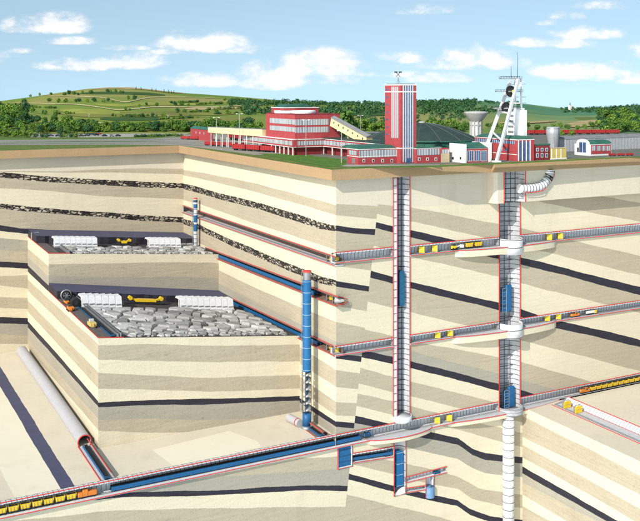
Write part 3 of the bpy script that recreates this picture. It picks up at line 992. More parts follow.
TR = 460.0
t1 = tunnel('uppermost grey ring-lined roadway crossing both shafts under the brown topsoil', 'x', [(-1.0, S1X0), (S1X1, S2X0), (S2X1, TR)], const(T1T), const(T1B), 4.6, M['ring_x'])
t2 = tunnel('middle grey ring-lined roadway crossing both shafts', 'x', [(-1.0, S1X0), (S1X1, S2X0), (S2X1, TR)], const(T2T), const(T2B), 4.6, M['ring_x'])
t3 = tunnel('long bottom roadway running the full width under the benches and both shafts', 'x', [(-250, S2X0), (S2X1, TR)], const(Z3T), const(Z3B), 5.2, M['ring_x'], M['tfloor_pale'], lip=1.8)
tunnel('brown-lined roadway in the side rock face between the two caved seams', 'y', [(258, -.5)], lin([(0, -46.6), (258, -46.3)]), lin([(0, -51.0), (258, -51.4)]), 4.6, M['ring_y_brown'], M['tfloor'], pipe=False)
tunnel('upper conveyor roadway in the side rock face, passing behind the tall blue bunker', 'y', [(204, -3.0)], lin([(-3, -68.3), (204, -72.4)]), lin([(-3, -73.0), (204, -76.7)]), 4.4, M['ring_y_brown'], M['brown_lining'], rails=False, pipe=False)
tunnel('lower conveyor roadway in the side rock face beside the rubble of the lower bench', 'y', [(YM, -.5)], lin([(0, -96.7), (YM, -100.9)]), lin([(0, -101.0), (YM, -105.5)]), 4.4, M['ring_y_brown'], M['brown_lining'], rails=False, pipe=False)

def shaft(label, c, r, z0, z1, flange, breaks=()):
    """half-open shaft from z1 (top) down to z0"""
    t = thing('mine_shaft', label, 'mine shaft', (c, 0, z0))
    spans, top = [], z1
    for a, b in breaks:
        spans.append((a, top)); top = b
    spans.append((z0, top))
    g = MB(); g.lathe((c, 0, 0), [(r, z0), (r, z1)], n=20, a0=0, a1=math.pi); g.build('lining', M['ring_z'], t, fix=False)
    for a, b in spans:
        for x in (c - r - .1, c + r + .1) + ((c - r + 2.5,) if flange else ()):
            g = MB(); g.tube([(x, -.5, a), (x, -.5, b)], .28, 6); g.build('edge', M['redline'], t)
    if flange:
        g = MB(); g.box(c - r, c - r + 2.4, -.45, .4, z0, z1); g.build('flange', M['ring_z_white'], t)
    g = MB()
    for x in (c - .45 * r, c, c + .45 * r): g.box(x - .14, x + .14, r * .55, r * .55 + .28, z0, z1)
    z = z0 + 2
    while z < z1 - 1:
        g.bar((c - r * .80, r * .55 + .14, z), (c + r * .80, r * .55 + .14, z), .3, .3); z += 6.0
    g.build('guide_frame', M['dark_steel'], t)
    return t
sh1 = shaft('shaft with white left flange under the tall red striped tower', S1C, S1R, -142.6, ZG - .2, True)
cl = MB(); cl.lathe((S1C, 0, 0), [(S1R, -141.6), (S1R + .5, -141.4), (S1R + .5, -144.2), (S1R * .7, -145.6), (S1R * .6, -145.7)], n=24, a0=math.pi, a1=2 * math.pi)
cl.build('collar', M['white_steel'], sh1)
g = MB(); g.lathe((S1C, 0, 0), [(0, -141.7), (S1R, -141.7), (S1R, -142.2), (0, -142.2)], n=24); g.build('landing', M['tfloor'], sh1)
sh2 = shaft('shaft with three white collars under the steel headframe', S2C, S2R, -151.9, -22.5, False,
            breaks=[(T1T + .2, T1B - 5.0), (T2T + .2, T2B - 5.0)])
g = MB(); g.lathe((SUX, SUY, 0), [(S2R, -22.6), (S2R, ZS)], n=20, a0=0, a1=math.pi); g.build('upper_lining', M['ring_z'], sh2, fix=False)
for dx in (-S2R - .1, S2R + .1):
    g = MB(); g.tube([(SUX + dx, YO - .35, -22.6), (SUX + dx, YO - .35, ZS)], .28, 6); g.build('edge', M['redline'], sh2)
g = MB()
for dx in (-.45 * S2R, 0, .45 * S2R): g.box(SUX + dx - .14, SUX + dx + .14, SUY + 3.2, SUY + 3.5, -22.6, ZS)
for z in (-20, -14, -8): g.bar((SUX - S2R * .8, SUY + 3.35, z), (SUX + S2R * .8, SUY + 3.35, z), .3, .3)
g.build('guide_frame', M['dark_steel'], sh2)
for zb_ in (Z3B,):
    g = MB(); top = zb_ + (1.3 if zb_ > -120 else 2.6); low = zb_ - 1.2
    g.lathe((S2C, -.4, 0), [(S2R, low), (S2R, top), (S2R - .7, top), (S2R - .7, low)], n=24, a0=math.pi, a1=2 * math.pi); g.build('collar', M['ring_grey'] if zb_ < -120 else M['concrete'], sh2)
    g = MB(); g.lathe((S2C, 0, 0), [(0, zb_ - .1), (S2R, zb_ - .1), (S2R, zb_ - .5), (0, zb_ - .5)], n=24); g.build('landing', M['tfloor'], sh2)
for zb_, zt_ in ((T1B, T1T), (T2B, T2T)):
    s_ = MB(); s_.lathe((S2C, -.6, 0), [(S2R - 1.0, zt_ - 2.4), (S2R - 1.0, zt_ - 1.0), (S2R - .35, zt_ - 1.0), (S2R - .35, zb_ - 5.0), (0, zb_ - 5.0)], n=28, a0=math.pi, a1=2 * math.pi)
    s_.build('shaft_tube', M['ring_z_white'], sh2)
s_ = MB(); s_.lathe((onY(508.5, 470, -2.5).x, -2.5, 0), [(0, Z3B - .4), (3.55, Z3B - .4), (3.55, -236), (0, -236)], n=28)
s_.build('shaft_tube', M['ring_z_white'], sh2)

# ledges carrying the widened stations
def ledge(label, x0, x1, depth, zb, thick, power=.55, mat=None):
    t = thing('station_ledge', label, 'rock ledge', ((x0 + x1) / 2, 0, zb - thick))
    n = 28
    out = [(x0 + (x1 - x0) * i / n, -depth * max(math.sin(math.pi * i / n), 0) ** power) for i in range(n + 1)]
    body = MB(); body.prism(out + [(x1, .3), (x0, .3)], zb - thick, zb - .72, 'z')
    b = body.build('rock_base', mat or M['cream'], t)
    f = MB(); f.prism([(x, y) for x, y in out] + [(x1, -.1), (x0, -.1)], zb - .715, zb + .02, 'z'); f.build('platform', M['tfloor'], t)
    e = MB(); e.tube([(x, y - .12, zb - .15) for x, y in out], .28, 5); e.build('edge', M['redline'], t)
    return t
def xat(px, py): return onY(px, py, 0).x
ledge('cream ledge under the uppermost station of the headframe shaft', xat(455, 245), xat(556, 240), 5.8, T1B, 4.2)
ledge('cream ledge under the middle station of the headframe shaft', xat(452, 335), xat(556, 325), 5.6, T2B, 4.2)
ledge('long cream ledge under the bottom station of the headframe shaft', xat(448, 425), xat(560, 400), 5.0, Z3B, 2.6, mat=M['cream'])
ledge('cream ledge under the bottom station of the red tower shaft', xat(366, 445), xat(432, 435), 6.5, Z3B, 2.4)

# curved fan drift from the second shaft up to the surface
fd = thing('fan_drift', 'curved grey ventilation duct bending from the headframe shaft up to the surface', 'duct', onY(521, 191, YO))
pts = []
y0 = YO - .2
for px, py in ((519.6, 188.5), (526, 188.6), (532, 188.2), (538, 186.8), (543, 184), (547, 179.5), (549, 175), (549.5, 170)):
    pts.append(onY(px, py, y0))
d_ = MB(); d_.tube(pts, 2.9, 14); d_.build('duct', M['white_steel'], fd)
for i in range(len(pts) - 1):
    for f in (.25, .75):
        p = pts[i].lerp(pts[i + 1], f); tt = (pts[i + 1] - pts[i]).normalized()
        r_ = MB(); r_.tube([p - tt * .14, p + tt * .14], 3.02, 14); r_.build('ring_rib', M['dark_steel'], fd)
e_ = MB(); e_.tube([p + Vector((1.6, -2.6, -2.2)) if i < 4 else p + Vector((2.9, -1.4, -.6)) for i, p in enumerate(pts)], .28, 5); e_.build('edge', M['redline'], fd)

# the tube, branch and open gallery on the floor
tb0, tb1 = onZ(24, 358, ZF), onZ(91, 448, ZF)
tx = -126.5
tt = thing('tube_roadway', 'pale closed tube lying along the floor at the foot of the benches', 'tunnel', (tx, 52, ZF))
d_ = MB(); d_.tube([(tx - .5, 244, ZF + 2.6), (tx, 150, ZF + 2.4), (tx, 52, ZF + 2.2)], 3.7, 20, cap=False); d_.build('shell', M['tube_pale'], tt)
rr = MB(); rr.lathe((tx, 51.9, ZF + 2.2), [(3.4, 0), (3.95, 0), (3.95, .4), (3.4, .4)], n=20, axis='y'); rr.build('mouth_ring', M['redline'], tt)
og = thing('open_gallery', 'short open belt gallery leading from the pale tube mouth to the bottom roadway', 'tunnel', (tx, 26, ZF))
g = MB(); g.box(tx - 3.6, tx + 3.6, 4.5, 51.5, ZF - .1, ZF + .12); g.build('floor', M['tfloor'], og)
g = MB(); g.lathe((tx, 4.5, ZF), [(3.7, 0), (3.7, 47)], n=10, a0=-.1, a1=1.25, axis='y'); g.build('lining', M['ring_y_brown'], og, fix=False)
g = MB()
g.tube([(tx - 3.6, 4, ZF + .3), (tx - 3.6, 52, ZF + .3)], .28, 5); g.tube([(tx + 1.3, 4, ZF + 3.7), (tx + 1.3, 52, ZF + 3.7)], .28, 5); g.build('edge', M['redline'], og)

bx0, bx1 = onZ(640, 444, Z3B).x, onZ(640, 436, Z3B).x
BW = bx1 - bx0 - .8                                  # floor width; the far wall leans outwards
BTOP = Z3B + 3.3
mb = MB(); mb.prism([(bx0 + .8 + BW * 1.42, -13), (560, -13), (560, -380), (bx0 + .8 + BW * 1.42, -380)], Z3B + .05, BTOP, 'z')
tag(mb.build('terrace_upper_bed', M['floor']), kind='structure')
brn = tunnel('branch roadway turning off forward across the cream terrace at the lower right', 'y', [(-7, -330)], const(BTOP + .1), const(Z3B + .3), BW, M['ring_y'], M['tfloor'], sign=1, base=bx0 + .8, lip=.8, pipe=False, edges=False, crown=False,
             prof=[(1.43, 1.02), (1.40, .98), (1.22, .72), (1.08, .38), (1.0, 0.0)])
for x, z in ((bx0 - .1, Z3B + .1), (bx0 + .8 + BW * 1.40, BTOP + .2), (bx0 + .8 + BW, Z3B + .5)):
    g = MB(); g.tube([(x, -6, z), (x, -330, z)], .26 if z != Z3B + .5 else .16, 5); g.build('edge', M['redline'], brn)

# ------------------------------------------------------------------ conveyors
def conveyor(label, axis, s0, s1, n0, zf, base=0.0, w=2.0, sign=1, h=1.5, group=None):
    def P(s, n, z): return Vector((s, base + sign * n, z) if axis == 'x' else (base + sign * n, s, z))
    t = thing('belt_conveyor', label, 'conveyor', P(s0, n0, zf(s0)), group)
    k = max(2, int(abs(s1 - s0) / 12)); ss = [s0 + (s1 - s0) * i / k for i in range(k + 1)]
    fr, be, lg = MB(), MB(), MB()
    for i in range(k):
        a, b = ss[i], ss[i + 1]
        for n, wd in ((n0, .5), (n0 + w, .3)):
            fr.bar(P(a, n, zf(a) + h * .62), P(b, n, zf(b) + h * .62), wd, h * .8)
        vs = [P(s, n0 + d, zf(s) + h + e) for s in (a, b) for d, e in ((.25, .28), (w * .3, .02), (w * .7, .02), (w - .15, .28))]
        be.add(vs, [(0, 1, 5, 4), (1, 2, 6, 5), (2, 3, 7, 6)])
        for n in (n0, n0 + w): lg.bar(P(a, n, zf(a)), P(a, n, zf(a) + h * .5), .3)
    fr.build('side_frame', M['blue'], t); be.build('belt', M['black'], t, fix=False); lg.build('leg', M['blue_dark'], t)
    dr = MB(); e = ss[-1]
    p, q = P(e, n0, zf(e) + h), P(e, n0 + w, zf(e) + h); dr.tube([p, q], .7, 10); dr.build('head_drum', M['blue_dark'], t)
    return t
conveyor('long blue belt conveyor in the bottom roadway, ahead of the orange locomotive', 'x', xat(112, 486), xat(361, 437), .9, const(Z3B), w=2.6, h=2.4)
conveyor('blue belt conveyor in the upper side roadway', 'y', 203, 26, -.2, lin([(-3, -73.0), (204, -76.7)]), w=2.4, h=2.6)
conveyor('blue belt conveyor in the lower side roadway beside the rubble', 'y', YM, 22, -.2, lin([(0, -101.0), (YM, -105.5)]), w=2.4, h=2.6)
conveyor('blue belt conveyor in the short open gallery at the tube mouth', 'y', 50, 3.5, -1.5, const(ZF + .1), base=tx, w=2.2, h=1.3)
fl0, fl1 = LGB0, LGB1
conveyor('short blue belt conveyor in the sloping gallery under the bottom roadway', 'x', LGB0.x + .5, LGB1.x - 1, .6, lin([(LGB0.x, LGB0.z + .5), (LGB1.x, LGB1.z + .5)]), w=1.6, h=1.8)

# lower works around the first shaft
zt_ = lin([(LGT0.x, LGT0.z), (LGT1.x, LGT1.z)]); zb_ = lin([(LGB0.x, LGB0.z), (LGB1.x, LGB1.z)])
tunnel('short sloping gallery between the blue bunker and the red tower shaft sump', 'x', [(LGB0.x, SUX0)], zt_, zb_, 3.6, M['ring_x'], M['tfloor_pale'], rails=False, pipe=False, lip=.5, step=6)
bk = thing('storage_bunker', 'square blue bunker hanging under the bottom roadway', 'bunker', (BKX0, 0, BKZ))
g = MB(); g.bevbox(BKX0 + .4, BKX1 - .4, .2, 5, BKZ + .6, Z3B - .75, .5); g.build('hopper', M['blue'], bk)
g = MB()
g.box(BKX0 - .1, BKX1 + .1, 0, 5.4, BKZ, BKZ + .5)
for x in (BKX0 + .1, BKX1 - .4): g.box(x, x + .35, -.3, .3, BKZ + .5, Z3B - .75)
g.build('casing', M['white_steel'], bk)
g = MB()
g.tube([(BKX1, -.4, Z3B - .8), (BKX1, -.4, BKZ), (BKX0, -.4, BKZ), (BKX0, -.4, Z3B - .8)], .26, 5); g.build('edge', M['redline'], bk)
g = MB()
for k in range(1, 4):
    z = BKZ + k * (Z3B - BKZ) / 4; g.box(BKX0 + .3, BKX1 - .3, .05, .3, z - .15, z + .15)
g.build('stiffener', M['blue_dark'], bk)

su = thing('shaft_sump', 'shaft sump below the red tower shaft holding a tall blue bin', 'mine shaft', ((SUX0 + SUX1) / 2, 0, SUZ))
sc, sr = (SUX0 + SUX1) / 2, (SUX1 - SUX0) / 2
g = MB(); g.lathe((sc, 0, 0), [(sr, SUZ), (sr, Z3B - 1.2)], n=16, a0=0, a1=math.pi); g.build('lining', M['ring_z_white'], su, fix=False)
g = MB(); g.lathe((sc, 0, 0), [(0, SUZ), (sr, SUZ)], n=16, a0=0, a1=math.pi); g.prism([(sc - sr + .3, SUZ), (sc + sr - .3, SUZ), (sc + sr - .3, SUZ + 5)], .2, 1.2, 'y'); g.build('floor', M['white_steel'], su)
g = MB()
g.tube([(SUX0, -.4, Z3B - 1.4), (SUX0, -.4, SUZ), (SUX1, -.4, SUZ), (SUX1, -.4, Z3B - 1.4)], .28, 5); g.build('edge', M['redline'], su)
sb0, sb1 = onY(400, 451, 0).z, onY(400, 486.5, 0).z
bin_ = thing('coal_bin', 'tall blue bin standing in the sump of the red tower shaft', 'bin', (sc, 1, sb1))
g = MB(); g.prism([(sc - sr * .42, sb1), (sc + sr * .72, sb1), (sc + sr * .72, sb0 - 1.5), (sc + sr * .3, sb0), (sc - sr * .42, sb0)], .3, 3.2, 'y'); g.build('body', M['blue_z'], bin_)
g = MB(); g.box(sc - sr * .7, sc + sr * .8, .1, 3.4, sb1 - .7, sb1); g.build('base_frame', M['blue_dark'], bin_)
def pumpset(px, py, y, label, mat=M['blue']):
    p = onY(px, py, y)
    t = thing('feeder_machine', label, 'machine', p)
    g = MB(); g.bevbox(p.x - 2.2, p.x + 2.2, y - .8, y + .8, p.z + .4, p.z + 2.1, .3); g.build('body', mat, t)
    g = MB(); g.tube([(p.x - 1, y - 1.0, p.z + 1.4), (p.x - 1, y + 1.0, p.z + 1.4)], 1.0, 10); g.tube([(p.x + 1.3, y - 1.0, p.z + 1.2), (p.x + 1.3, y + 1.0, p.z + 1.2)], .75, 10); g.build('drum', M['blue_dark'], t)
    g = MB(); g.tube([(p.x + .2, y, p.z + 2), (p.x + .9, y, p.z + 3.2), (p.x + 2.6, y, p.z + 2.9)], .3, 6); g.build('chute', mat, t)
    g = MB(); g.box(p.x - 2.5, p.x + 2.5, y - .9, y + .9, p.z, p.z + .4); g.build('base_frame', M['dark_steel'], t)
    return t
pumpset(388, 455.5, 1.4, 'blue feeder machine at the upper end of the short sloping gallery')
pumpset(367, 436.5, 1.6, 'blue crusher on the bottom roadway floor left of the red tower shaft')
pumpset(436.5, 475, 1.2, 'blue pump set on the floor of the small pump gallery')

def wedge_gallery(label, poly, depth=2.6):
    x0, z0 = poly[0]; x1, z1 = poly[1]; x2, z2 = poly[2]; x3, z3 = poly[3]
    return tunnel(label, 'x', [(x0, x1)], lin([(x3, z3), (x2, z2)]), lin([(x0, z0), (x1, z1)]), depth, M['ring_x'], M['tfloor_pale'], rails=False, pipe=False, lip=.3, step=5, crown=False)
wedge_gallery('upper pump gallery sloping right from the red tower shaft sump', PG1)
wedge_gallery('lower drain gallery at the foot of the red tower shaft sump', PG2)
ps = thing('pump_sump', 'small white well with blue water below the pump gallery', 'pump well', (PS[0][0], 0, PS[0][1]))
x0, x1 = PS[0][0], PS[1][0]; za, zb = PS[0][1], PS[2][1]
g = MB(); g.lathe(((x0 + x1) / 2, 0, 0), [((x1 - x0) / 2, za), ((x1 - x0) / 2, zb)], n=12, a0=0, a1=math.pi); g.build('lining', M['white_steel'], ps, fix=False)
g = MB(); g.lathe(((x0 + x1) / 2, .1, 0), [((x1 - x0) / 2 - .2, za), ((x1 - x0) / 2 - .2, za + (zb - za) * .5), (0, za + (zb - za) * .5)], n=16); g.build('tank', plain('pale blue tank', (.12, .24, .42), .5), ps)
g = MB(); g.tube([(x0, -.3, zb), (x0, -.3, za), (x1, -.3, za), (x1, -.3, zb)], .24, 5); g.build('edge', M['redline'], ps)
g = MB(); g.tube([((x0 + x1) / 2, -1.3, za + 1), ((x0 + x1) / 2, -1.3, zb)], .35, 6); g.build('suction_pipe', M['blue_dark'], ps)

# ------------------------------------------------------------------ bunkers standing in the cut
bp = Vector((-8.2, 19.5, ZF))
bn = thing('spiral_bunker', 'tall slim blue bunker with red cap and spiral chute by the side rock face', 'bunker', bp)
def zy(py, y=19.5, x=-8.2): return CAM.z - (py - HY) * depth_of((x, y, 0)) / F
RB = 2.55
g = MB(); g.lathe((bp.x, bp.y, 0), [(RB, zy(371)), (RB, zy(279.5)), (0, zy(279.5) + .01)], n=20); g.build('blue_shell', M['blue_z'], bn)
g = MB(); g.lathe((bp.x, bp.y, 0), [(RB * .9, zy(279.5)), (RB * .9, zy(272))], n=20); g.build('neck', M['steel'], bn)
g = MB(); g.lathe((bp.x, bp.y, 0), [(RB * .98, zy(272)), (RB * .98, zy(270.6)), (0, zy(270.4))], n=20); g.build('cap', M['redline'], bn)
zs0, zs1 = zy(413), zy(371)
g = MB(); g.tube([(bp.x, bp.y, zs0 - .2), (bp.x, bp.y, zs1 + .2)], .9, 10); g.build('core', M['blue_dark'], bn)
g = MB(); turns, nn = 6, 90
vs = []
for i in range(nn + 1):
    th = 2 * math.pi * turns * i / nn; z = zs0 + (zs1 - zs0) * i / nn
    for rr_, dz in ((.8, .2), (RB, 0), (RB, -1.0)):
        vs.append((bp.x + rr_ * math.cos(th), bp.y + rr_ * math.sin(th), z + dz))
g.add(vs, [(i * 3 + j, (i + 1) * 3 + j, (i + 1) * 3 + j + 1, i * 3 + j + 1) for i in range(nn) for j in range(2)], smooth=True)
g.build('spiral_chute', M['steel'], bn, fix=False)
g = MB()
for k in range(4):
    th = math.pi / 4 + k * math.pi / 2
    g.tube([(bp.x + RB * math.cos(th), bp.y + RB * math.sin(th), zs0), (bp.x + RB * math.cos(th), bp.y + RB * math.sin(th), zs1)], .22, 6)
g.build('post', M['dark_steel'], bn)
g = MB(); g.lathe((bp.x, bp.y, 0), [(0, ZF + 1.4), (RB, ZF + 1.4), (RB, zs0), (0, zs0)], n=20); g.build('discharge', M['blue'], bn)
g = MB(); g.lathe((bp.x, bp.y, 0), [(RB * 1.45, ZF), (RB * 1.45, ZF + 1.2), (RB, ZF + 1.4)], n=20); g.build('base', M['steel'], bn)
g = MB()
for dx in (-.45, .45): g.tube([(bp.x - RB - .9, bp.y + dx, ZF + 10), (bp.x - RB - .9, bp.y + dx, zy(272))], .09, 4)
z = ZF + 11
while z < zy(272): g.bar((bp.x - RB - .9, bp.y - .45, z), (bp.x - RB - .9, bp.y + .45, z), .08); z += 1.6
g.build('ladder', M['steel'], bn)
st = thing('pipe_stub', 'short white horizontal cylinder lying at the foot of the tall blue bunker', 'pipe', (-11, 33, ZF))
g = MB(); g.tube([(-11.6, 21.5, ZF + 2.3), (-13.2, 33, ZF + 2.3)], 2.3, 16); g.build('shell', M['tube_pale'], st)
g = MB(); g.tube([(-11.9, 23.5, ZF + 2.3), (-12.0, 24.2, ZF + 2.3)], 2.42, 16); g.build('collar', M['redline'], st)
# gallery from the bunker foot to the bottom roadway
tunnel('short dark belt gallery from the foot of the tall blue bunker to the bottom roadway', 'y', [(17, 1.0)], const(ZF + 3.4), const(ZF + .1), 3.0, M['ring_y_brown'], M['brown_lining'], rails=False, pipe=False, base=-7.2, lip=3.2, step=6)
conveyor('short blue belt conveyor at the foot of the tall blue bunker', 'y', 16.5, 2.5, -1.6, const(ZF + .15), base=-7.2, w=2.2, h=1.2)

sp = onX(195.5, 247, -4.2)
sb = thing('small_bunker', 'small slim bunker with blue bands standing high at the back of the side rock face', 'bunker', sp)
def zs_(py): return CAM.z - (py - HY) * depth_of(sp) / F
g = MB(); g.lathe((sp.x, sp.y, 0), [(1.45, zs_(247)), (1.45, zs_(199)), (0, zs_(199))], n=16); g.build('pale_shell', M['ring_grey2'], sb)
for a, b in ((202, 199.8), (208, 204), (222, 215), (231, 224)):
    g = MB(); g.lathe((sp.x, sp.y, 0), [(1.6, zs_(max(a, b))), (1.6, zs_(min(a, b)))], n=16); g.build('band', M['blue'] if a != 202 else M['blue_dark'], sb)
g = MB(); g.lathe((sp.x, sp.y, 0), [(1.5, zs_(199)), (1.5, zs_(198)), (0, zs_(197.6))], n=16); g.build('cap', M['redline'], sb)
g = MB()
for dx in (-.4, .4): g.tube([(sp.x - 2.4, sp.y + dx, zs_(246)), (sp.x - 2.4, sp.y + dx, zs_(200))], .1, 4)
z = zs_(245)
while z < zs_(201): g.bar((sp.x - 2.4, sp.y - .4, z), (sp.x - 2.4, sp.y + .4, z), .09); z += 2.2
g.build('ladder', M['steel'], sb)

# ------------------------------------------------------------------ cages and skip
def cage(label, px0, px1, pyt, pyb, y=2.2):
    a, b = onY(px0, pyb, y), onY(px1, pyt, y)
    t = thing('hoist_cage', label, 'hoist cage', (a.x, y, a.z))
    x0, x1, z0, z1 = a.x, b.x, a.z, b.z; xm = x0 + (x1 - x0) * .42
    g = MB(); g.bevbox(xm, x1, y - .6, y + 1.6, z0, z1 - .3, .5); g.build('panel', M['blue'], t)
    g = MB()
    for x in (x0, xm):
        g.box(x - .1, x + .1, y - .75, y - .45, z0, z1 - 2); g.box(x - .1, x + .1, y + 1.3, y + 1.6, z0, z1 - 2)
    n = 6
    for k in range(n + 1):
        z = z0 + (z1 - 2 - z0) * k / n; g.box(x0, xm, y - .75, y - .5, z - .13, z + .13)
    g.build('frame', M['cage_frame'], t)
    for k in range(n):
        g = MB(); z = z0 + (z1 - 2 - z0) * k / n; g.box(x0 + .15, xm - .1, y - .4, y + 1.5, z + .3, z + (z1 - 2 - z0) / n - .3); g.build('deck', M['blue_dark'] if k % 2 else M['blue'], t)
    g = MB(); g.tube([((x0 + x1) / 2, y + .5, z1 - .3), ((x0 + x1) / 2, y + .5, z1 + 4)], .2, 5); g.tube([(xm + .6, y + .5, z1 - .4), ((x0 + x1) / 2, y + .5, z1 + 2)], .2, 5); g.build('rope', M['dark_steel'], t)
    return t
cage('blue cage in the headframe shaft just above the middle roadway', 501.8, 511.5, 284, 312)
cage('blue cage in the headframe shaft standing at the bottom station', 504, 514.5, 385.5, 408)
a, b = onY(398.3, 306, 2), onY(403.3, 270, 2)
sk = thing('hoist_skip', 'tall narrow blue skip hanging in the red tower shaft between the upper two roadways', 'skip', (a.x, 2, a.z))
g = MB(); g.prism([(a.x, a.z), (b.x, a.z), (b.x, b.z - 1.2), (b.x - .8, b.z), (a.x + .8, b.z), (a.x, b.z - 1.2)], .8, 3.2, 'y'); g.build('body', plain('skip blue', (.012, .10, .19), .5, var=.12), sk)
g = MB(); g.tube([((a.x + b.x) / 2, 2, b.z), ((a.x + b.x) / 2, 2, ZG - 3)], .13, 5); g.build('rope', M['dark_steel'], sk)
g = MB()
for k in range(7): z = a.z + 1 + k * (b.z - a.z - 2) / 6; g.box(a.x - .12, b.x + .12, .65, .8, z - .15, z + .15)
g.build('band', M['blue'], sk)

# ------------------------------------------------------------------ ventilation doors
def make_door():
    t = thing('ventilation_door', 'yellow ventilation door', 'ventilation door')
    g = MB()
    for y in (-.6, 4.0): g.box(-.2, .2, y, y + .4, 0, 4.3)
    g.box(-.2, .2, -.6, 4.4, 4.3, 4.7); g.build('door_frame', M['steel'], t)
    A = Matrix.Translation((-.1, -.3, 0)) @ Matrix.Rotation(math.radians(-32), 4, 'Z')
    g = MB(); g.bevbox(-3.3, 0, -.12, .12, .25, 4.1, .1, M=A); lf = g.build('door_leaf', M['yellow'], t)
    g = MB(); g.box(-3.0, -.3, -.2, -.121, 2.0, 2.3, M=A); g.box(-3.0, -.3, -.2, -.121, .7, 1.0, M=A); g.build('brace', M['ochre'], lf)
    B = Matrix.Translation((-.1, 3.9, 0)) @ Matrix.Rotation(math.radians(60), 4, 'Z')
    g = MB(); g.bevbox(-2.2, 0, -.12, .12, .25, 4.0, .1, M=B); g.build('door_leaf', M['yellow'], t)
    return t
door0 = make_door(); freeze(door0)
GD = 'yellow ventilation doors in the roadways'
def doors(spec):
    for px, py, axis, zb, label in spec:
        if axis == 'x':
            p = onY(px, py, 0); copy_at(door0, (p.x, .3, zb(p.x) + .02), 0, .96, label, GD)
        else:
            p = onX(px, py, 0); copy_at(door0, (.2, p.y, zb(p.y) + .02), -math.pi / 2, .92, label, GD)
sT1, sMID, sT2 = lin([(0, -51.0), (258, -51.4)]), lin([(-3, -73.0), (204, -76.7)]), lin([(0, -101.0), (YM, -105.5)])
doors([(327, 257, 'y', sT1, 'yellow door in the brown side roadway, deeper one by the rock corner'),
       (333, 258, 'y', sT1, 'yellow door at the rock corner where the uppermost roadway begins'),
       (327, 297, 'y', sMID, 'yellow door in the upper conveyor roadway right beside the blue bunker top'),
       (333, 299, 'y', sMID, 'yellow door nearest the closed round end of the upper conveyor roadway'),
       (327, 346, 'y', sT2, 'yellow door in the lower conveyor roadway right beside the blue bunker'),
       (333, 349, 'y', sT2, 'yellow door at the rock corner where the middle roadway begins'),
       (424.5, 250, 'x', const(T1B), 'yellow door in the uppermost roadway, first one right of the red tower shaft'),
       (437.5, 249, 'x', const(T1B), 'yellow door in the uppermost roadway, beside the yellow loader'),
       (552, 239, 'x', const(T1B), 'yellow door in the uppermost roadway, first one right of the headframe shaft'),
       (563, 238, 'x', const(T1B), 'yellow door in the uppermost roadway, second one right of the headframe shaft'),
       (440.5, 336, 'x', const(T2B), 'yellow door in the middle roadway, farther from the headframe shaft on its left'),
       (453, 334, 'x', const(T2B), 'yellow door in the middle roadway, nearer the headframe shaft on its left'),
       (550, 320, 'x', const(T2B), 'yellow door in the middle roadway, nearer the headframe shaft on its right'),
       (561, 318, 'x', const(T2B), 'yellow door in the middle roadway, next to the small orange locomotive'),
       (440, 421, 'x', const(Z3B), 'yellow door in the bottom roadway, nearer the red tower shaft'),
       (452, 418, 'x', const(Z3B), 'yellow door in the bottom roadway, nearer the headframe shaft')])
def portal(x, y, lab):
    t = thing('ventilation_door', lab, 'ventilation door', (x, y, Z3B + .3), GD)
    z = Z3B + .3
    g = MB(); g.prism([(x - .1, z), (x - .1, z + 3.9), (x + 1.2, z + 4.9), (x + 4.8, z + 4.9), (x + 6.1, z + 3.9), (x + 6.1, z), (x + 5.9, z), (x + 5.9, z + 3.8), (x + 4.7, z + 4.7), (x + 1.3, z + 4.7), (x + .1, z + 3.8), (x + .1, z)], y, y + .8, 'y'); g.build('door_frame', M['steel'], t)
    for a, b in ((.15, 2.95), (3.05, 5.85)):
        o = [(x + a, z + .2), (x + b, z + .2), (x + b, z + (3.9 if b > 5 else 4.6)), (x + a, z + (3.9 if a < 1 else 4.6))]
        g = MB(); g.prism(o, y - .5, y - .1, 'y'); lf = g.build('door_leaf', M['yellow'], t)
        g = MB(); g.box(x + a + .2, x + b - .2, y - .62, y - .51, z + 2.2, z + 2.6); g.build('brace', M['ochre'], lf)
for px, py, lab in ((566, 408, 'yellow door in the branch roadway, nearer the bottom roadway'), (577, 413, 'yellow door in the branch roadway, farther from the bottom roadway')):
    p = onZ(px, py, Z3B + .5); portal(bx0 + .9, p.y, lab)
drop(door0)
# closed round end of the upper conveyor roadway
ed_ = thing('roadway_end', 'round grey end piece of the upper conveyor roadway poking out at the rock corner', 'tunnel end', (1, -1, -71))
g = MB(); g.tube([(0.0, 1.2, -70.7), (2.4, -.6, -70.9), (5.0, -.9, -71.1)], [1.9, 1.5, .9], 14); g.build('shell', M['concrete'], ed_)
g = MB(); g.tube([(0, -1.5, -68.4), (3, -2.4, -69.0), (6, -2.2, -70.4), (6.3, -2.2, -71.4), (5, -2.4, -72.4), (0, -1.5, -73)], .24, 5); g.build('edge', M['redline'], ed_)

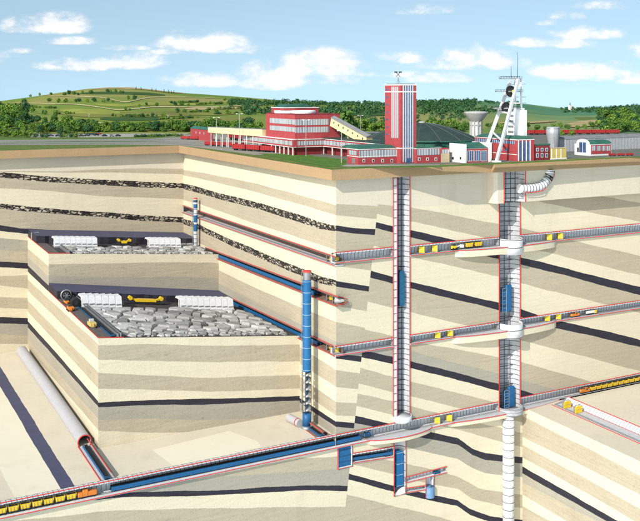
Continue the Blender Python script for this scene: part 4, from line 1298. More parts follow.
# ------------------------------------------------------------------ trains
def wheelset(g_list, xs, y0, y1, r, mat, t):
    for x in xs:
        for y in (y0, y1):
            g = MB(); g.tube([(x, y - .12, r), (x, y + .12, r)], r, 10); g.build('wheel', mat, t)
def make_car():
    t = thing('mine_car', 'yellow mine car', 'mine car')
    g = MB(); L, W = 1.9, .85
    o = [(-L, -W), (L, -W), (L, W), (-L, W)]
    bot, top, ins, inb = [(-L * .86, -W * .7), (L * .86, -W * .7), (L * .86, W * .7), (-L * .86, W * .7)], o, [(x * .94, y * .88) for x, y in o], [(x * .8, y * .6) for x, y in o]
    vs = [(*p, .75) for p in bot] + [(*p, 2.7) for p in top] + [(*p, 2.7) for p in ins] + [(*p, 1.2) for p in inb]
    fs = [(3, 2, 1, 0)] + [(a * 4 + i, a * 4 + (i + 1) % 4, (a + 1) * 4 + (i + 1) % 4, (a + 1) * 4 + i) for a in range(3) for i in range(4)] + [(12, 13, 14, 15)]
    g.add(vs, fs); tub = g.build('tub', M['yellow'], t)
    for x in (-1.2, 0, 1.2):
        g = MB(); g.box(x - .1, x + .1, -W - .04, -W + .12, .9, 2.6); g.build('rib', M['ochre'], tub)
    rng = random.Random(5); g = MB(); n = 6
    vs = [(-L * .9 + L * 1.8 * i / n, -W * .84 + W * 1.68 * j / 4, 2.45 + (.45 if 0 < i < n and 0 < j < 4 else 0) * rng.uniform(.5, 1.2)) for i in range(n + 1) for j in range(5)]
    g.add(vs, [(i * 5 + j, (i + 1) * 5 + j, (i + 1) * 5 + j + 1, i * 5 + j + 1) for i in range(n) for j in range(4)]); g.build('coal_load', M['coal_load'], t)
    g = MB(); g.box(-L * 1.02, L * 1.02, -.55, .55, .45, .76); g.box(-L * 1.16, -L, -.15, .15, .5, .72); g.box(L, L * 1.16, -.15, .15, .5, .72); g.build('chassis', M['dark_steel'], t)
    wheelset(None, (-1.1, 1.1), -.6, .6, .42, M['dark_steel'], t)
    return t
def make_loco():
    t = thing('mine_locomotive', 'orange mine locomotive', 'locomotive')
    g = MB(); g.bevbox(-3.6, -.2, -.85, .85, .7, 2.3, .2); g.build('hood', M['orange'], t)
    g = MB(); g.bevbox(1.8, 3.6, -.85, .85, .7, 2.2, .2); g.build('hood', M['orange'], t)
    g = MB(); g.bevbox(-.2, 1.8, -.9, .9, .7, 3.1, .2); cb = g.build('cab', M['orange'], t)
    g = MB(); g.box(.1, 1.5, -.93, -.88, 1.8, 2.8); g.box(-.24, -.19, -.7, .7, 1.9, 2.8); g.build('window', M['glass'], cb)
    g = MB(); g.box(-3.7, 3.7, -.7, .7, .4, .72); g.build('chassis', M['dark_steel'], t)
    for x in (-3.66, 3.56):
        g = MB(); g.tube([(x, 0, 1.7), (x + .12, 0, 1.7)], .22, 8); g.build('headlight', M['white'], t)
    wheelset(None, (-2.4, 2.4), -.62, .62, .5, M['dark_steel'], t)
    return t
car0, loco0 = make_car(), make_loco(); freeze(car0); freeze(loco0)
x = xat(98, 491)
p0 = x - 5.0
copy_at(loco0, (p0, 1.0, Z3B + .2), math.pi, 1.28, 'orange locomotive at the head of the yellow coal train in the lower left roadway')
xx = p0 - 7.6
for k in range(11):
    copy_at(car0, (xx, 1.0, Z3B + .2), 0, 1.22, 'yellow coal car in the train behind the orange locomotive at the lower left', 'yellow coal cars in the lower left train'); xx -= 5.35
x = xat(586, 387)
copy_at(loco0, (x, 1.0, Z3B + .2), 0, 1.12, 'orange locomotive pulling the yellow coal train right of the headframe shaft')
xx = x + 7.0
for k in range(12):
    copy_at(car0, (xx, 1.0, Z3B + .2), 0, 1.14, 'yellow coal car in the train right of the headframe shaft', 'yellow coal cars in the right-hand bottom roadway train'); xx += 5.0
copy_at(loco0, (xat(576, 316), 1.0, T2B + .2), 0, .95, 'small orange locomotive in the middle roadway pulling a white tank car')
copy_at(car0, (xat(470, 245), .8, T1B + .2), 0, 1.25, 'yellow car in the uppermost roadway, coupled next to the loader', 'yellow cars in the uppermost roadway')
copy_at(car0, (xat(479, 244), .8, T1B + .2), 0, 1.25, 'yellow car in the uppermost roadway, nearer the headframe shaft', 'yellow cars in the uppermost roadway')
drop(car0); drop(loco0)
def tank_car(px, py, y, zb, label):
    p = onY(px, py, y); t = thing('tank_car', label, 'tank car', (p.x, y, zb))
    g = MB(); g.tube([(p.x - 3, y, zb + 1.6), (p.x + 3, y, zb + 1.6)], 1.0, 12); g.build('tank', M['white'], t)
    g = MB(); g.bevbox(p.x + 3.1, p.x + 5.4, y - .8, y + .8, zb + .6, zb + 2.6, .2); g.build('end_cabin', M['yellow'], t)
    g = MB(); g.box(p.x - 3.2, p.x + 5.4, y - .6, y + .6, zb + .4, zb + .65); g.build('chassis', M['dark_steel'], t)
    for dx in (-2.2, 0, 2.2, 4.4):
        for dy in (-.6, .6):
            g = MB(); g.tube([(p.x + dx, y + dy - .1, zb + .42), (p.x + dx, y + dy + .1, zb + .42)], .4, 10); g.build('wheel', M['dark_steel'], t)
tank_car(590, 313, 1.0, T2B + .2, 'white tank car with yellow end cabin in the middle roadway')
p = onY(456, 247, .8)
ld = thing('mine_loader', 'yellow loader with white bucket arm in the uppermost roadway', 'loader', (p.x, .8, T1B))
g = MB(); g.bevbox(p.x - 3.4, p.x + .2, .0, 1.6, T1B + .9, T1B + 2.6, .3); g.build('body', M['yellow'], ld)
g = MB(); g.bevbox(p.x - 2.2, p.x - .6, .1, 1.5, T1B + 2.6, T1B + 3.6, .2); g.build('cab', M['dark_steel'], ld)
g = MB(); g.bar((p.x, .8, T1B + 1.8), (p.x + 3.4, .8, T1B + 2.6), .5); g.prism([(p.x + 3.0, T1B + 1.2), (p.x + 5.2, T1B + 1.0), (p.x + 5.4, T1B + 2.8), (p.x + 3.2, T1B + 3.0)], 0, 1.7, 'y'); g.build('bucket_arm', M['white'], ld)
for dx in (-2.6, -.5):
    for y in (-.1, 1.7):
        g = MB(); g.tube([(p.x + dx, y - .18, T1B + .75), (p.x + dx, y + .18, T1B + .75)], .75, 12); g.build('wheel', M['black'], ld)
# ------------------------------------------------------------------ the worked faces on the two benches
def coal_slab(name, y0, y1, x0, x1, zt0, zt1, fn, label):
    n = 40; mb = MB(); rng = random.Random(len(name))
    fr = [y0 + rng.uniform(-.8, .8) for _ in range(n + 1)]
    vs = []
    for i in range(n + 1):
        x = x0 + (x1 - x0) * i / n; t = (x - XL) / -XL
        zt = zt0 + (zt1 - zt0) * t
        vs += [(x, fr[i], fn(x, y0) - .2), (x, fr[i], zt), (x, y1, zt + .3), (x, y1, fn(x, y1) - .2)]
    mb.add(vs, [(i * 4 + j, (i + 1) * 4 + j, (i + 1) * 4 + j + 1, i * 4 + j + 1) for i in range(n) for j in range(3)])
    mb.add(vs[:4], [(0, 1, 2, 3)]); mb.add(vs[-4:], [(3, 2, 1, 0)])
    o = mb.build(name, [M['coal'], M['coal_top_lit']])
    for p in o.data.polygons:
        if p.normal.z > .7: p.material_index = 1  # upward faces get the coal colour with the light painted in
    return tag(o, label, 'coal seam')
coal_slab('coal_seam', 151, YM + .1, XL + .1, -.1, -82.6, -100.0, z_low, 'dark blue coal left standing along the back of the lower bench')
coal_slab('coal_seam', 222, YB + .1, XL + .1, -.1, -57.2, -68.3, z_up, 'dark blue coal left standing along the back of the upper bench')

def make_support():
    t = thing('roof_support', 'white hydraulic roof support', 'roof support')
    W = 1.95
    g = MB(); g.bevbox(-W, W, -3.6, 4.6, 4.7, 5.5, .25); cn = g.build('canopy', M['support'], t)
    g = MB(); g.prism([(-3.6, 5.3), (-3.0, 4.9), (-4.2, .6), (-4.9, .6)], -W, W, 'x'); sh = g.build('shield', M['support'], t)
    g = MB(); g.box(-W + .5, W - .5, -4.9, -4.72, 2.0, 2.4); g.build('rib', M['steel'], sh)
    g = MB(); g.bevbox(-W, W, -5.0, 2.6, 0, .9, .25); g.build('base', M['steel'], t)
    for x in (-1.0, 1.0):
        g = MB(); g.tube([(x, .3, .8), (x, .9, 2.8)], .42, 10); g.tube([(x, .9, 2.8), (x, 1.4, 4.8)], .28, 10); g.build('leg', M['white_steel'], t)
    g = MB(); g.prism([(4.6, 5.3), (5.6, 4.6), (5.5, 4.3), (4.5, 4.8)], -W, W, 'x'); g.build('flap', M['support'], t)
    return t
sup0 = make_support(); freeze(sup0)
def plant(fn, px, py):
    """point of a bench floor seen at a pixel"""
    lo, hi = 200.0, 800.0
    for _ in range(50):
        m_ = (lo + hi) / 2; p = at(px, py, m_)
        if p.z > fn(p.x, p.y): lo = m_
        else: hi = m_
    return at(px, py, lo)
def row(fn, y, px0, px1, n, label, group, s, zs=1.45):
    for k in range(n):
        px = px0 + (px1 - px0) * (k + .5) / n
        # point on the line Y=y
        lo, hi = -130.0, 10.0
        for _ in range(50):
            m_ = (lo + hi) / 2
            if col_of((m_, y, 0)) < px: lo = m_
            else: hi = m_
        c = copy_at(sup0, (lo, y, fn(lo, y)), 0, s, label, group); c.scale = (s, s, zs)
def pitch(fn, y, px0, px1, n):
    a, b = [next(x for x in np.arange(-130, 10, .05) if col_of((x, y, 0)) >= p) for p in (px0, px1)]
    return (b - a) / n / 4.0
row(z_low, 127, 80, 120, 6, 'white roof support on the lower bench, in the row left of the yellow shearer', 'roof supports left of the lower shearer', pitch(z_low, 127, 80, 120, 6))
row(z_low, 127, 178, 231, 9, 'white roof support on the lower bench, in the row right of the yellow shearer', 'roof supports right of the lower shearer', pitch(z_low, 127, 178, 231, 9))
row(z_up, 207, 53, 96, 8, 'white roof support on the upper bench, in the row left of the yellow shearer', 'roof supports left of the upper shearer', pitch(z_up, 207, 53, 96, 8), 1.3)
row(z_up, 207, 147, 179, 6, 'white roof support on the upper bench, in the row right of the yellow shearer', 'roof supports right of the upper shearer', pitch(z_up, 207, 147, 179, 6), 1.3)
drop(sup0)

def shearer(px0, px1, py, y, fn, label, s=1.0):
    x0, x1 = [next(x for x in np.arange(-130, 10, .05) if col_of((x, y, 0)) >= p) for p in (px0, px1)]
    Z = lambda x, h: (x, y, fn(x, y) + h)
    t = thing('coal_shearer', label, 'shearer', Z((x0 + x1) / 2, 0))
    e = 5.0 * s
    g = MB(); g.bar(Z(x0 + e, 2.5), Z(x1 - e, 2.5), 2.4, 1.7); bd = g.build('body', M['yellow'], t)
    g = MB(); g.bar(Z(x0 + e + 1.5, 3.5), Z(x1 - e - 1.5, 3.5), 1.2, .35); g.build('cover', M['ochre'], bd)
    for x, d in ((x0 + 1.4, 1), (x1 - 1.4, -1)):
        c = Vector(Z(x, 3.9))
        g = MB(); g.bar(c, Z(x + d * (e - 1.0), 2.6), 1.2, 1.2); g.build('ranging_arm', M['yellow'], t)
        g = MB(); g.tube([c + Vector((0, -1.3, 0)), c + Vector((0, 1.5, 0))], 1.35 * s, 14); dm = g.build('drum', M['yellow'], t)
        for k in range(8):
            th = k * math.pi / 4; v = Vector((math.cos(th), 0, math.sin(th)))
            g = MB(); g.bar(c + v * 1.3 * s + Vector((0, -.9, 0)), c + v * (1.3 * s + .5) + Vector((0, -.9, 0)), .3); g.build('pick', M['dark_steel'], dm)
    g = MB(); g.bar(Z(x0 - 3, .8), Z(x1 + 3, .8), 2.8, .9); g.build('face_conveyor', M['dark_steel'], t)
    return t
shearer(128, 163, 298, 142, z_low, 'long yellow shearer with two drums cutting the lower bench coal')
shearer(116.5, 131.5, 238, 217, z_up, 'small yellow shearer at the upper bench coal', .75)

# caved rock behind the supports: big slabs with dark gaps, fines between
def rubble(name, fn, y0, y1, cw, cd, h, xa_xb, label, seed):
    rng = random.Random(seed); mb = MB()
    def slab(c, rx, ry, rz, lean):
        n = rng.randint(5, 7); a0 = rng.uniform(0, 6.28)
        ang = sorted(a0 + 2 * math.pi * (i + rng.uniform(-.32, .32)) / n for i in range(n))
        R = Matrix.Rotation(lean, 3, 'X') @ Matrix.Rotation(rng.uniform(-.22, .22), 3, 'Y')
        out = [(math.cos(t) * rng.uniform(.82, 1.1), math.sin(t) * rng.uniform(.82, 1.1)) for t in ang]
        vs = []
        tx_, ty_ = rng.uniform(-.35, .35), rng.uniform(-.35, .35)
        for k, (s, z) in enumerate(((.96, -1.0), (1.0, .45), (.86, .8))):
            for x, y in out: vs.append(Vector(c) + R @ Vector((x * rx * s, y * ry * s, z * rz + (k > 0) * rz * (tx_ * x + ty_ * y))))
        fs = [(k * n + i, k * n + (i + 1) % n, (k + 1) * n + (i + 1) % n, (k + 1) * n + i) for k in range(2) for i in range(n)]
        j = rng.randint(0, n - 1)
        fs += [tuple(2 * n + (i + j) % n for i in range(0, n // 2 + 1)), tuple(2 * n + (i + j) % n for i in range(n // 2, n + 1))]
        if rng.random() < .6:                                     # a broken edge: drop one side of the top
            for i in range(n // 2 + 1, n): vs[2 * n + (i + j) % n] = vs[2 * n + (i + j) % n] - R @ Vector((0, 0, rz * .45))
        mb.add(vs, fs)
    xa, xb = xa_xb
    # close-packed slabs: the cells between jittered seed points, cut back a little so dark gaps stay between them
    pts = []; y = y0 + .3; r_ = 0
    while y < y1:
        f = .42 + .58 * min(1, (y - y0) / 14)
        x = xa + (cw * f * .5 if r_ % 2 else 0)
        while x < xb:
            pts.append((x + rng.uniform(-.36, .36) * cw * f, y + rng.uniform(-.36, .36) * cd * f, f)); x += cw * f
        y += cd * f; r_ += 1
    for i, (px_, py_, f) in enumerate(pts):
        if not (xa <= px_ <= xb and y0 <= py_ <= y1): continue
        R_ = cw * .85 * f
        poly = [(px_ + R_ * math.cos(k * math.pi / 6) , py_ + R_ * 1.25 * math.sin(k * math.pi / 6)) for k in range(12)]
        for j, (qx, qy, _f) in enumerate(pts):
            if j == i or abs(qx - px_) > 2.2 * cw or abs(qy - py_) > 2.2 * cd: continue
            mx, my, nx, ny = (px_ + qx) / 2, (py_ + qy) / 2, qx - px_, qy - py_
            out = []
            for k in range(len(poly)):
                a, b = poly[k], poly[(k + 1) % len(poly)]
                da, db = (a[0] - mx) * nx + (a[1] - my) * ny, (b[0] - mx) * nx + (b[1] - my) * ny
                if da <= 0: out.append(a)
                if da * db < 0: u = da / (da - db); out.append((a[0] + (b[0] - a[0]) * u, a[1] + (b[1] - a[1]) * u))
            poly = out
            if len(poly) < 3: break
        if len(poly) < 3: continue
        poly = [(min(max(a, xa - 1.5), xb + 1), max(b, y0 - 1.4)) for a, b in poly]
        n = len(poly); cx, cy = sum(p[0] for p in poly) / n, sum(p[1] for p in poly) / n
        hh = h * f * rng.uniform(.55, 1.25); sx, sy = rng.uniform(-.09, .09), rng.uniform(-.10, .04)
        vs = []
        for s_, z in ((.93, -.3), (.90, .62), (.80, 1.0)):
            for a, b in poly:
                dx, dy = (a - cx) * s_, (b - cy) * s_ * .88
                vs.append((cx + dx, cy + dy, fn(cx + dx, cy + dy) + z * hh + (z > 0) * (sx * dx + sy * dy)))
        vs.append((cx + rng.uniform(-.2, .2) * cw * f, cy + rng.uniform(-.2, .2) * cd * f, fn(cx, cy) + hh * rng.uniform(.98, 1.15)))
        fs = [(k * n + i2, k * n + (i2 + 1) % n, (k + 1) * n + (i2 + 1) % n, (k + 1) * n + i2) for k in range(2) for i2 in range(n)] + [(2 * n + i2, 2 * n + (i2 + 1) % n, 3 * n) for i2 in range(n)]
        mb.add(vs, fs)
    for _ in range(500):
        x, y = rng.uniform(xa, xb), y0 + (y1 - y0) * rng.random() ** 1.7
        s = rng.uniform(.3, .8)
        slab((x, y, fn(x, y) + s * .2), s, s, s * .7, rng.uniform(-.3, .3))
    return tag(mb.build(name, M['rubble']), label, 'rubble', kind='stuff')
rubble('rubble', z_low, YF + 2.6, 121, 7.6, 9.6, 2.2, (-107.5, -6.5), 'grey broken caved rock heaped on the lower bench', 4)
rubble('rubble', z_up, YM + 2.0, 201, 6.4, 7.4, 1.9, (-105, -4.5), 'grey broken caved rock heaped on the upper bench', 9)
rubble('rubble', z_up, 203, 238, 4.0, 5.0, 1.5, (-17, -3), 'grey broken rock spilling at the right end of the upper bench', 12)

# gate roads along the left edge of the benches
def gate(fn, y0, y1, xs, label, belt):
    t = thing('gate_road', label, 'roadway', (XL, y0, fn(XL, y0)))
    def strip(mb, xa, xb, za, zb):
        n = 10
        for i in range(n):
            ya, yb = y0 + (y1 - y0) * i / n, y0 + (y1 - y0) * (i + 1) / n
            vs = [(x, y, fn(x, y) + z) for y in (ya, yb) for x, z in ((xa, za), (xb, za), (xb, zb), (xa, zb))]
            mb.add(vs, [(4, 5, 6, 7)[::-1] if i == n - 1 else (2, 6, 7, 3), (2, 6, 7, 3), (0, 4, 5, 1), (1, 5, 6, 2), (0, 3, 7, 4)] + ([(0, 1, 2, 3)] if i == 0 else []))
    g = MB(); strip(g, XL + .05, XL + 7.2, .05, .35); g.build('floor', plain('gate floor ' + belt, (.27, .23, .22), .9, var=.25, scale=.5, dirt=.3), t, fix=False)
    g = MB()
    for k, (a, b) in enumerate(xs): strip(g, a, b, .05, 2.3 + .5 * k)
    g.build('pack_wall', M['steel'], t)
    g = MB()
    g.tube([(XL - .2, y0 - .2, fn(XL, y0) + .35), (XL - .2, y1, fn(XL, y1) + .35)], .28, 5); g.tube([(XL - .2, y0 - .25, fn(XL, y0) + .35), (XL + 14, y0 - .25, fn(XL + 14, y0) + .35)], .28, 5); g.build('edge', M['redline'], t)
    return t
gate(z_low, YF + .3, YM - 1, [(XL + 10.4, XL + 11.2), (XL + 12.0, XL + 12.7)], 'gate road with grey pack walls and red edge along the left side of the lower bench', 'low')
gate(z_up, YM + .3, YB - 2, [(XL + 12.4, XL + 13.8)], 'gate road with a pale pack wall along the left side of the upper bench', 'up')
conveyor('blue belt conveyor in the gate road on the left of the lower bench', 'y', YM - 6, YF + 2, 7.6, lambda y: z_low(XL + 11, y) + .1, base=XL, w=2.3, h=1.1)

# steel arch and heading machine at the end of the lower gate road
p = Vector((XL + 5.2, 148.6, z_low(XL + 5.2, 148.6) + .2))
ar = thing('steel_arch', 'round grey steel arch framing the end of the lower gate road', 'arch', p)
g = MB(); g.lathe((p.x, p.y, p.z + 3.2), [(2.9, -.5), (3.5, -.5), (3.5, .5), (2.9, .5), (2.9, -.5)], n=22, axis='y'); g.build('ring', M['steel'], ar)
g = MB(); g.lathe((p.x, p.y + 2.0, p.z + 3.2), [(3.2, 0), (0, .1)], n=22, axis='y'); g.build('back_plate', M['black'], ar)
hm = thing('heading_machine', 'dark heading machine with a round cutter standing in the steel arch', 'machine', (p.x, p.y - 2, p.z))
g = MB(); g.tube([(p.x, p.y - 2.2, p.z + 3.2), (p.x, p.y - .8, p.z + 3.2)], [1.9, 2.3], 14); g.build('cutter_head', M['dark_steel'], hm)
g = MB()
for k in range(6):
    th = k * math.pi / 3; g.bar((p.x, p.y - 2.4, p.z + 3.2), (p.x + 2.0 * math.cos(th), p.y - 2.3, p.z + 3.2 + 2.0 * math.sin(th)), .5)
g.build('cutter_arm', M['steel'], hm)
g = MB(); g.bevbox(p.x - 1.6, p.x + 1.6, p.y - 7, p.y - 2.2, p.z + .3, p.z + 2.0, .3); g.build('body', M['dark_steel'], hm)
def gate_machine(px, py, label, mat, s, parts):
    p = plant(z_low, px, py)
    t = thing('gate_machine', label, 'machine', p)
    g = MB(); g.bevbox(p.x - 1.5 * s, p.x + 1.5 * s, p.y - 2.6 * s, p.y + 2.6 * s, p.z + .6, p.z + 2.2 * s, .3); g.build('body', mat, t)
    g = MB(); g.bevbox(p.x - 1.0 * s, p.x + 1.0 * s, p.y + .2 * s, p.y + 1.8 * s, p.z + 2.2 * s, p.z + 3.3 * s, .2); g.build('cab', parts, t)
    for dx in (-1.4 * s, 1.4 * s):
        g = MB(); g.bevbox(p.x + dx - .4, p.x + dx + .4, p.y - 2.8 * s, p.y + 2.8 * s, p.z + .05, p.z + 1.1, .3); g.build('track', M['black'], t)
    g = MB(); g.bar((p.x, p.y - 2.4 * s, p.z + 1.8 * s), (p.x - .6, p.y - 4.4 * s, p.z + 1.2 * s), .7); g.build('boom', mat, t)
    return t
gate_machine(66.5, 304, 'orange tracked machine in the lower gate road nearest the steel arch', M['orange'], .95, M['dark_steel'])
gate_machine(70.5, 310.5, 'larger orange tracked machine in the middle of the lower gate road', M['orange'], 1.12, M['dark_steel'])
gate_machine(92, 327, 'yellow and white tracked machine near the front of the lower gate road', M['ochre'], 1.3, M['concrete'])
xm = next(x for x in np.arange(-125, 0, .05) if col_of((x, 126, 0)) >= 76.2)
p = Vector((xm, 126, z_low(xm, 126)))
dw = thing('drive_motor', 'round black drive motor at the left end of the lower roof supports', 'motor', p)
g = MB(); g.tube([(p.x, p.y - .5, p.z + 3), (p.x, p.y + 4.5, p.z + 3)], 2.8, 14); g.build('casing', M['black'], dw)
g = MB(); g.box(p.x - 2.5, p.x + 2.5, p.y - .3, p.y + 4, p.z, p.z + 1.2); g.build('foot', M['dark_steel'], dw)
g = MB(); g.tube([(p.x, p.y - .8, p.z + 3), (p.x, p.y - .45, p.z + 3)], 1.4, 12); g.build('hub', M['dark_steel'], dw)
p = plant(z_up, 35, 240)
tr = thing('equipment_frame', 'dark grey open steel frame standing at the start of the upper gate road', 'frame', p)
g = MB()
for dx in (-2.5, 0, 2.5):
    g.box(p.x + dx - .25, p.x + dx + .25, p.y - .3, p.y + .3, p.z, p.z + 5)
g.box(p.x - 2.7, p.x + 2.7, p.y - .35, p.y + .35, p.z + 5, p.z + 5.6); g.box(p.x - 2.7, p.x + 2.7, p.y - .32, p.y + .32, p.z + 2.4, p.z + 2.8); g.build('post_frame', M['concrete'], tr)
g = MB(); g.box(p.x - 2.5, p.x + 2.5, p.y + .4, p.y + .7, p.z + .2, p.z + 5); g.build('back_plate', M['blue_dark'], tr)
# ------------------------------------------------------------------ the surface works
def G(px, py): return onZ(px, py, ZG)
def sheet(name, pts, mat, dz, kind='structure'):
    mb = MB(); ps = [G(x, y) for x, y in pts]
    mb.add([(p.x, p.y, ZG + dz) for p in ps], [tuple(range(len(ps)))])
    o = mb.build(name, mat)
    if o.data.polygons[0].normal.z < 0: o.data.flip_normals()
    return tag(o, kind=kind)
sheet('railway_yard', [(-120, 145.4), (-120, 140.2), (60, 139.4), (150, 138.6), (185, 134.5), (262, 134.5), (280, 140), (300, 150), (276, 154), (255, 155), (215, 149.5), (178, 145.2), (120, 144.6)], M['ballast'], .04)
sheet('grass_strip', [(-120, 142.5), (30, 141.55), (150, 141.0), (190, 142.2), (190, 142.7), (150, 141.5), (30, 142.1), (-120, 143.0)], M['lawn'], .07)
sheet('grass_strip', [(-120, 144.4), (40, 143.3), (110, 142.9), (165, 142.7), (165, 143.0), (110, 143.3), (40, 143.8), (-120, 145)], M['grass_edge'], .07)
sheet('grass_strip', [(-60, 139.4), (60, 138.5), (150, 138.0), (183, 136.2), (183, 136.8), (150, 138.6), (60, 139.4), (-60, 140.3)], M['lawn'], .07)
sheet('car_park', [(30, 137.4), (34, 133.9), (150, 133.4), (190, 133.2), (185, 134.4), (150, 136.9), (60, 137.5)], M['yard'], .08)
sheet('works_yard', [(345, 165.2), (300, 152), (330, 137), (480, 132), (700, 132), (700, 154), (640, 156.2), (575, 158.5), (490, 163), (440, 164.5)], M['asphalt'], .04)
sheet('lawn', [(258, 153.2), (296, 154.5), (346, 159.5), (346, 165.0), (330, 167.0), (300, 162.3)], M['lawn'], .08)
sheet('front_path', [(340, 166.3), (346, 164.8), (440, 164.7), (440, 165.2), (350, 166.8)], M['yard'], .1)
sheet('front_grass', [(352, 167.1), (440, 165.3), (492, 163.2), (640, 156.4), (700, 153), (700, 154.4), (640, 157.4), (490, 164.9), (440, 167.1), (352, 168.2)], M['lawn'], .12)

class B:
    """box building set by its near corner, the ends of its two visible faces and its eaves, all read off the ground plane"""
    def __init__(s, name, label, cat, cx, cy, lx, rx, ty, wall=None, roof=None, z0=None, top=.4, over=.25):
        p = G(cx, cy); s.x0, s.y0 = p.x, p.y
        d = depth_of(p)
        s.z1 = CAM.z - (ty - HY) * d / F
        s.y1 = onX(lx, 300, s.x0).y; s.x1 = onY(rx, 300, s.y0).x
        s.zb = ZG if z0 is None else CAM.z - (z0 - HY) * d / F
        s.t = thing(name, label, cat, (s.x0, s.y0, ZG))
        if wall:
            g = MB(); g.box(s.x0, s.x1, s.y0, s.y1, s.zb, s.z1); g.build('wall', wall, s.t)
        if roof:
            g = MB(); g.box(s.x0 - over, s.x1 + over, s.y0 - over, s.y1 + over, s.z1 + .005, s.z1 + top); g.build('roof', roof, s.t)
    def front(s, name, mat, a, b, proud=.12, parent=None):
        p, q = onY(a[0], a[1], s.y0), onY(b[0], b[1], s.y0)
        g = MB(); g.box(p.x, q.x, s.y0 - proud, s.y0 + .02, min(p.z, q.z), max(p.z, q.z)); return g.build(name, mat, parent or s.t)
    def left(s, name, mat, a, b, proud=.12, parent=None):
        p, q = onX(a[0], a[1], s.x0), onX(b[0], b[1], s.x0)
        g = MB(); g.box(s.x0 - proud, s.x0 + .02, min(p.y, q.y), max(p.y, q.y), min(p.z, q.z), max(p.z, q.z)); return g.build(name, mat, parent or s.t)
    def z(s, py): return CAM.z - (py - HY) * depth_of((s.x0, s.y0, 0)) / F
    def ring(s, name, mat, za, zb, proud=.15):
        """band round the two seen faces and the hidden ones"""
        g = MB(); p = proud
        o = [(s.x0 - p, s.y0 - p), (s.x1 + p, s.y0 - p), (s.x1 + p, s.y1 + p), (s.x0 - p, s.y1 + p)]
        g.prism(o, za, zb, 'z'); return g.build(name, mat, s.t)

# --- tall striped winding tower
T = B('winding_tower', 'tall red winding tower with white and blue vertical stripes and crossed hammers on top', 'tower', 400.6, 163.6, 385, 416.3, 84.2, M['red'])
T.ring('parapet', M['white'], T.z(85.2), T.z(84.0), .18)
g = MB(); g.box(T.x0 + .6, T.x1 - .6, T.y0 + .6, T.y1 - .6, T.z1, T.z1 + .45); g.build('roof', M['dark_roof'], T.t)
for za, zb in ((92.2, 91.2), (148.8, 147.9)): T.ring('white_band', M['white'], T.z(za), T.z(zb), .16)
px = 402.8
for k in range(9):
    T.front('stripe', M['stripe_pale'] if k % 2 == 0 else M['stripe_blue'], (px, 85.4), (px + (1.0 if k % 2 == 0 else 1.35), 162.0), .10 if k % 2 == 0 else .05); px += 1.0 if k % 2 == 0 else 1.35
for a, b in ((391.6, 393.6), (394.4, 396.0), (396.6, 398.4)): T.left('stair_window', M['win'], (a, 86.6), (b, 138), .06)
for py in (88.5, 96, 103.5, 111, 118.5, 126, 133): T.left('window', M['glass_blue'], (386.2, py), (387.9, py + 2.0), .08)
T.front('door', M['glass_blue'], (406, 158), (410.5, 163.2), .2)
# mast with the crossed hammers
mx, my = T.x0 + (T.x1 - T.x0) * .35, T.y0 + (T.y1 - T.y0) * .5
dm = depth_of((mx, my, 0)); zm = lambda py: CAM.z - (py - HY) * dm / F
g = MB(); g.tube([(mx, my, T.z1 + .4), (mx, my, zm(77))], .28, 6)
for a in (0, 2.1, 4.2): g.bar((mx, my, zm(78.5)), (mx + 1.6 * math.cos(a), my + 1.6 * math.sin(a), T.z1 + .4), .14)
ms = g.build('mast', M['steel'], T.t)
g = MB(); cz = zm(74.2)
Rv = Vector((CU, -CV, 0))
for sgn in (-1, 1):
    a, b = Vector((mx, my, cz)) + Rv * (-1.3 * sgn) + Vector((0, 0, -1.6)), Vector((mx, my, cz)) + Rv * (1.3 * sgn) + Vector((0, 0, 1.3))
    g.bar(a, b, .32); g.bar(b - Rv * 1.0 - Vector((0, 0, .35 * -sgn * 0)), b + Rv * .9, .62, .8)
g.build('hammer_emblem', M['dark_steel'], ms)

# --- office wing left of the tower
W1 = B('office_building', 'low red green-roofed office at the left foot of the striped tower', 'building', 358.2, 164.8, 347.2, 400.2, 149.2, M['red'])
W1.ring('white_trim', M['white'], W1.z(149.9), W1.z(149.1), .2)
g = MB(); zr = W1.z(149.1); zt = W1.z(144.8)
g.add([(W1.x0 - .3, W1.y0 - .3, zr), (W1.x1, W1.y0 - .3, zr), (W1.x1, W1.y1 + 10, zr), (W1.x0 - .3, W1.y1 + 10, zr), (W1.x0 + 3, W1.y0 + 6, zt - 1), (W1.x1, W1.y0 + 6, zt - 1), (W1.x1, W1.y1 + 6, zt - 1), (W1.x0 + 3, W1.y1 + 6, zt - 1)],
      [(0, 1, 5, 4), (4, 5, 6, 7), (0, 4, 7, 3), (3, 7, 6, 2), (1, 2, 6, 5)]); g.build('roof', M['green_roof'], W1.t)
W1.front('window_band', M['win'], (359, 150.6), (399.6, 156.2)); W1.left('window_band', M['win'], (349, 150), (356.8, 155.4))
for k, px in enumerate((363.8, 373.2, 382.6, 391.8)):
    w = W1.front('window', M['white'], (px - 1.2, 159), (px + 1.2, 162.2), .08); W1.front('pane', M['glass'], (px - .75, 159.5), (px + .75, 161.8), .11, w)
W1.left('door', M['steel'], (352.2, 158), (355.2, 163.6), .1)
W1.ring('sill_line', M['white'], W1.z(157.2), W1.z(156.6), .13)

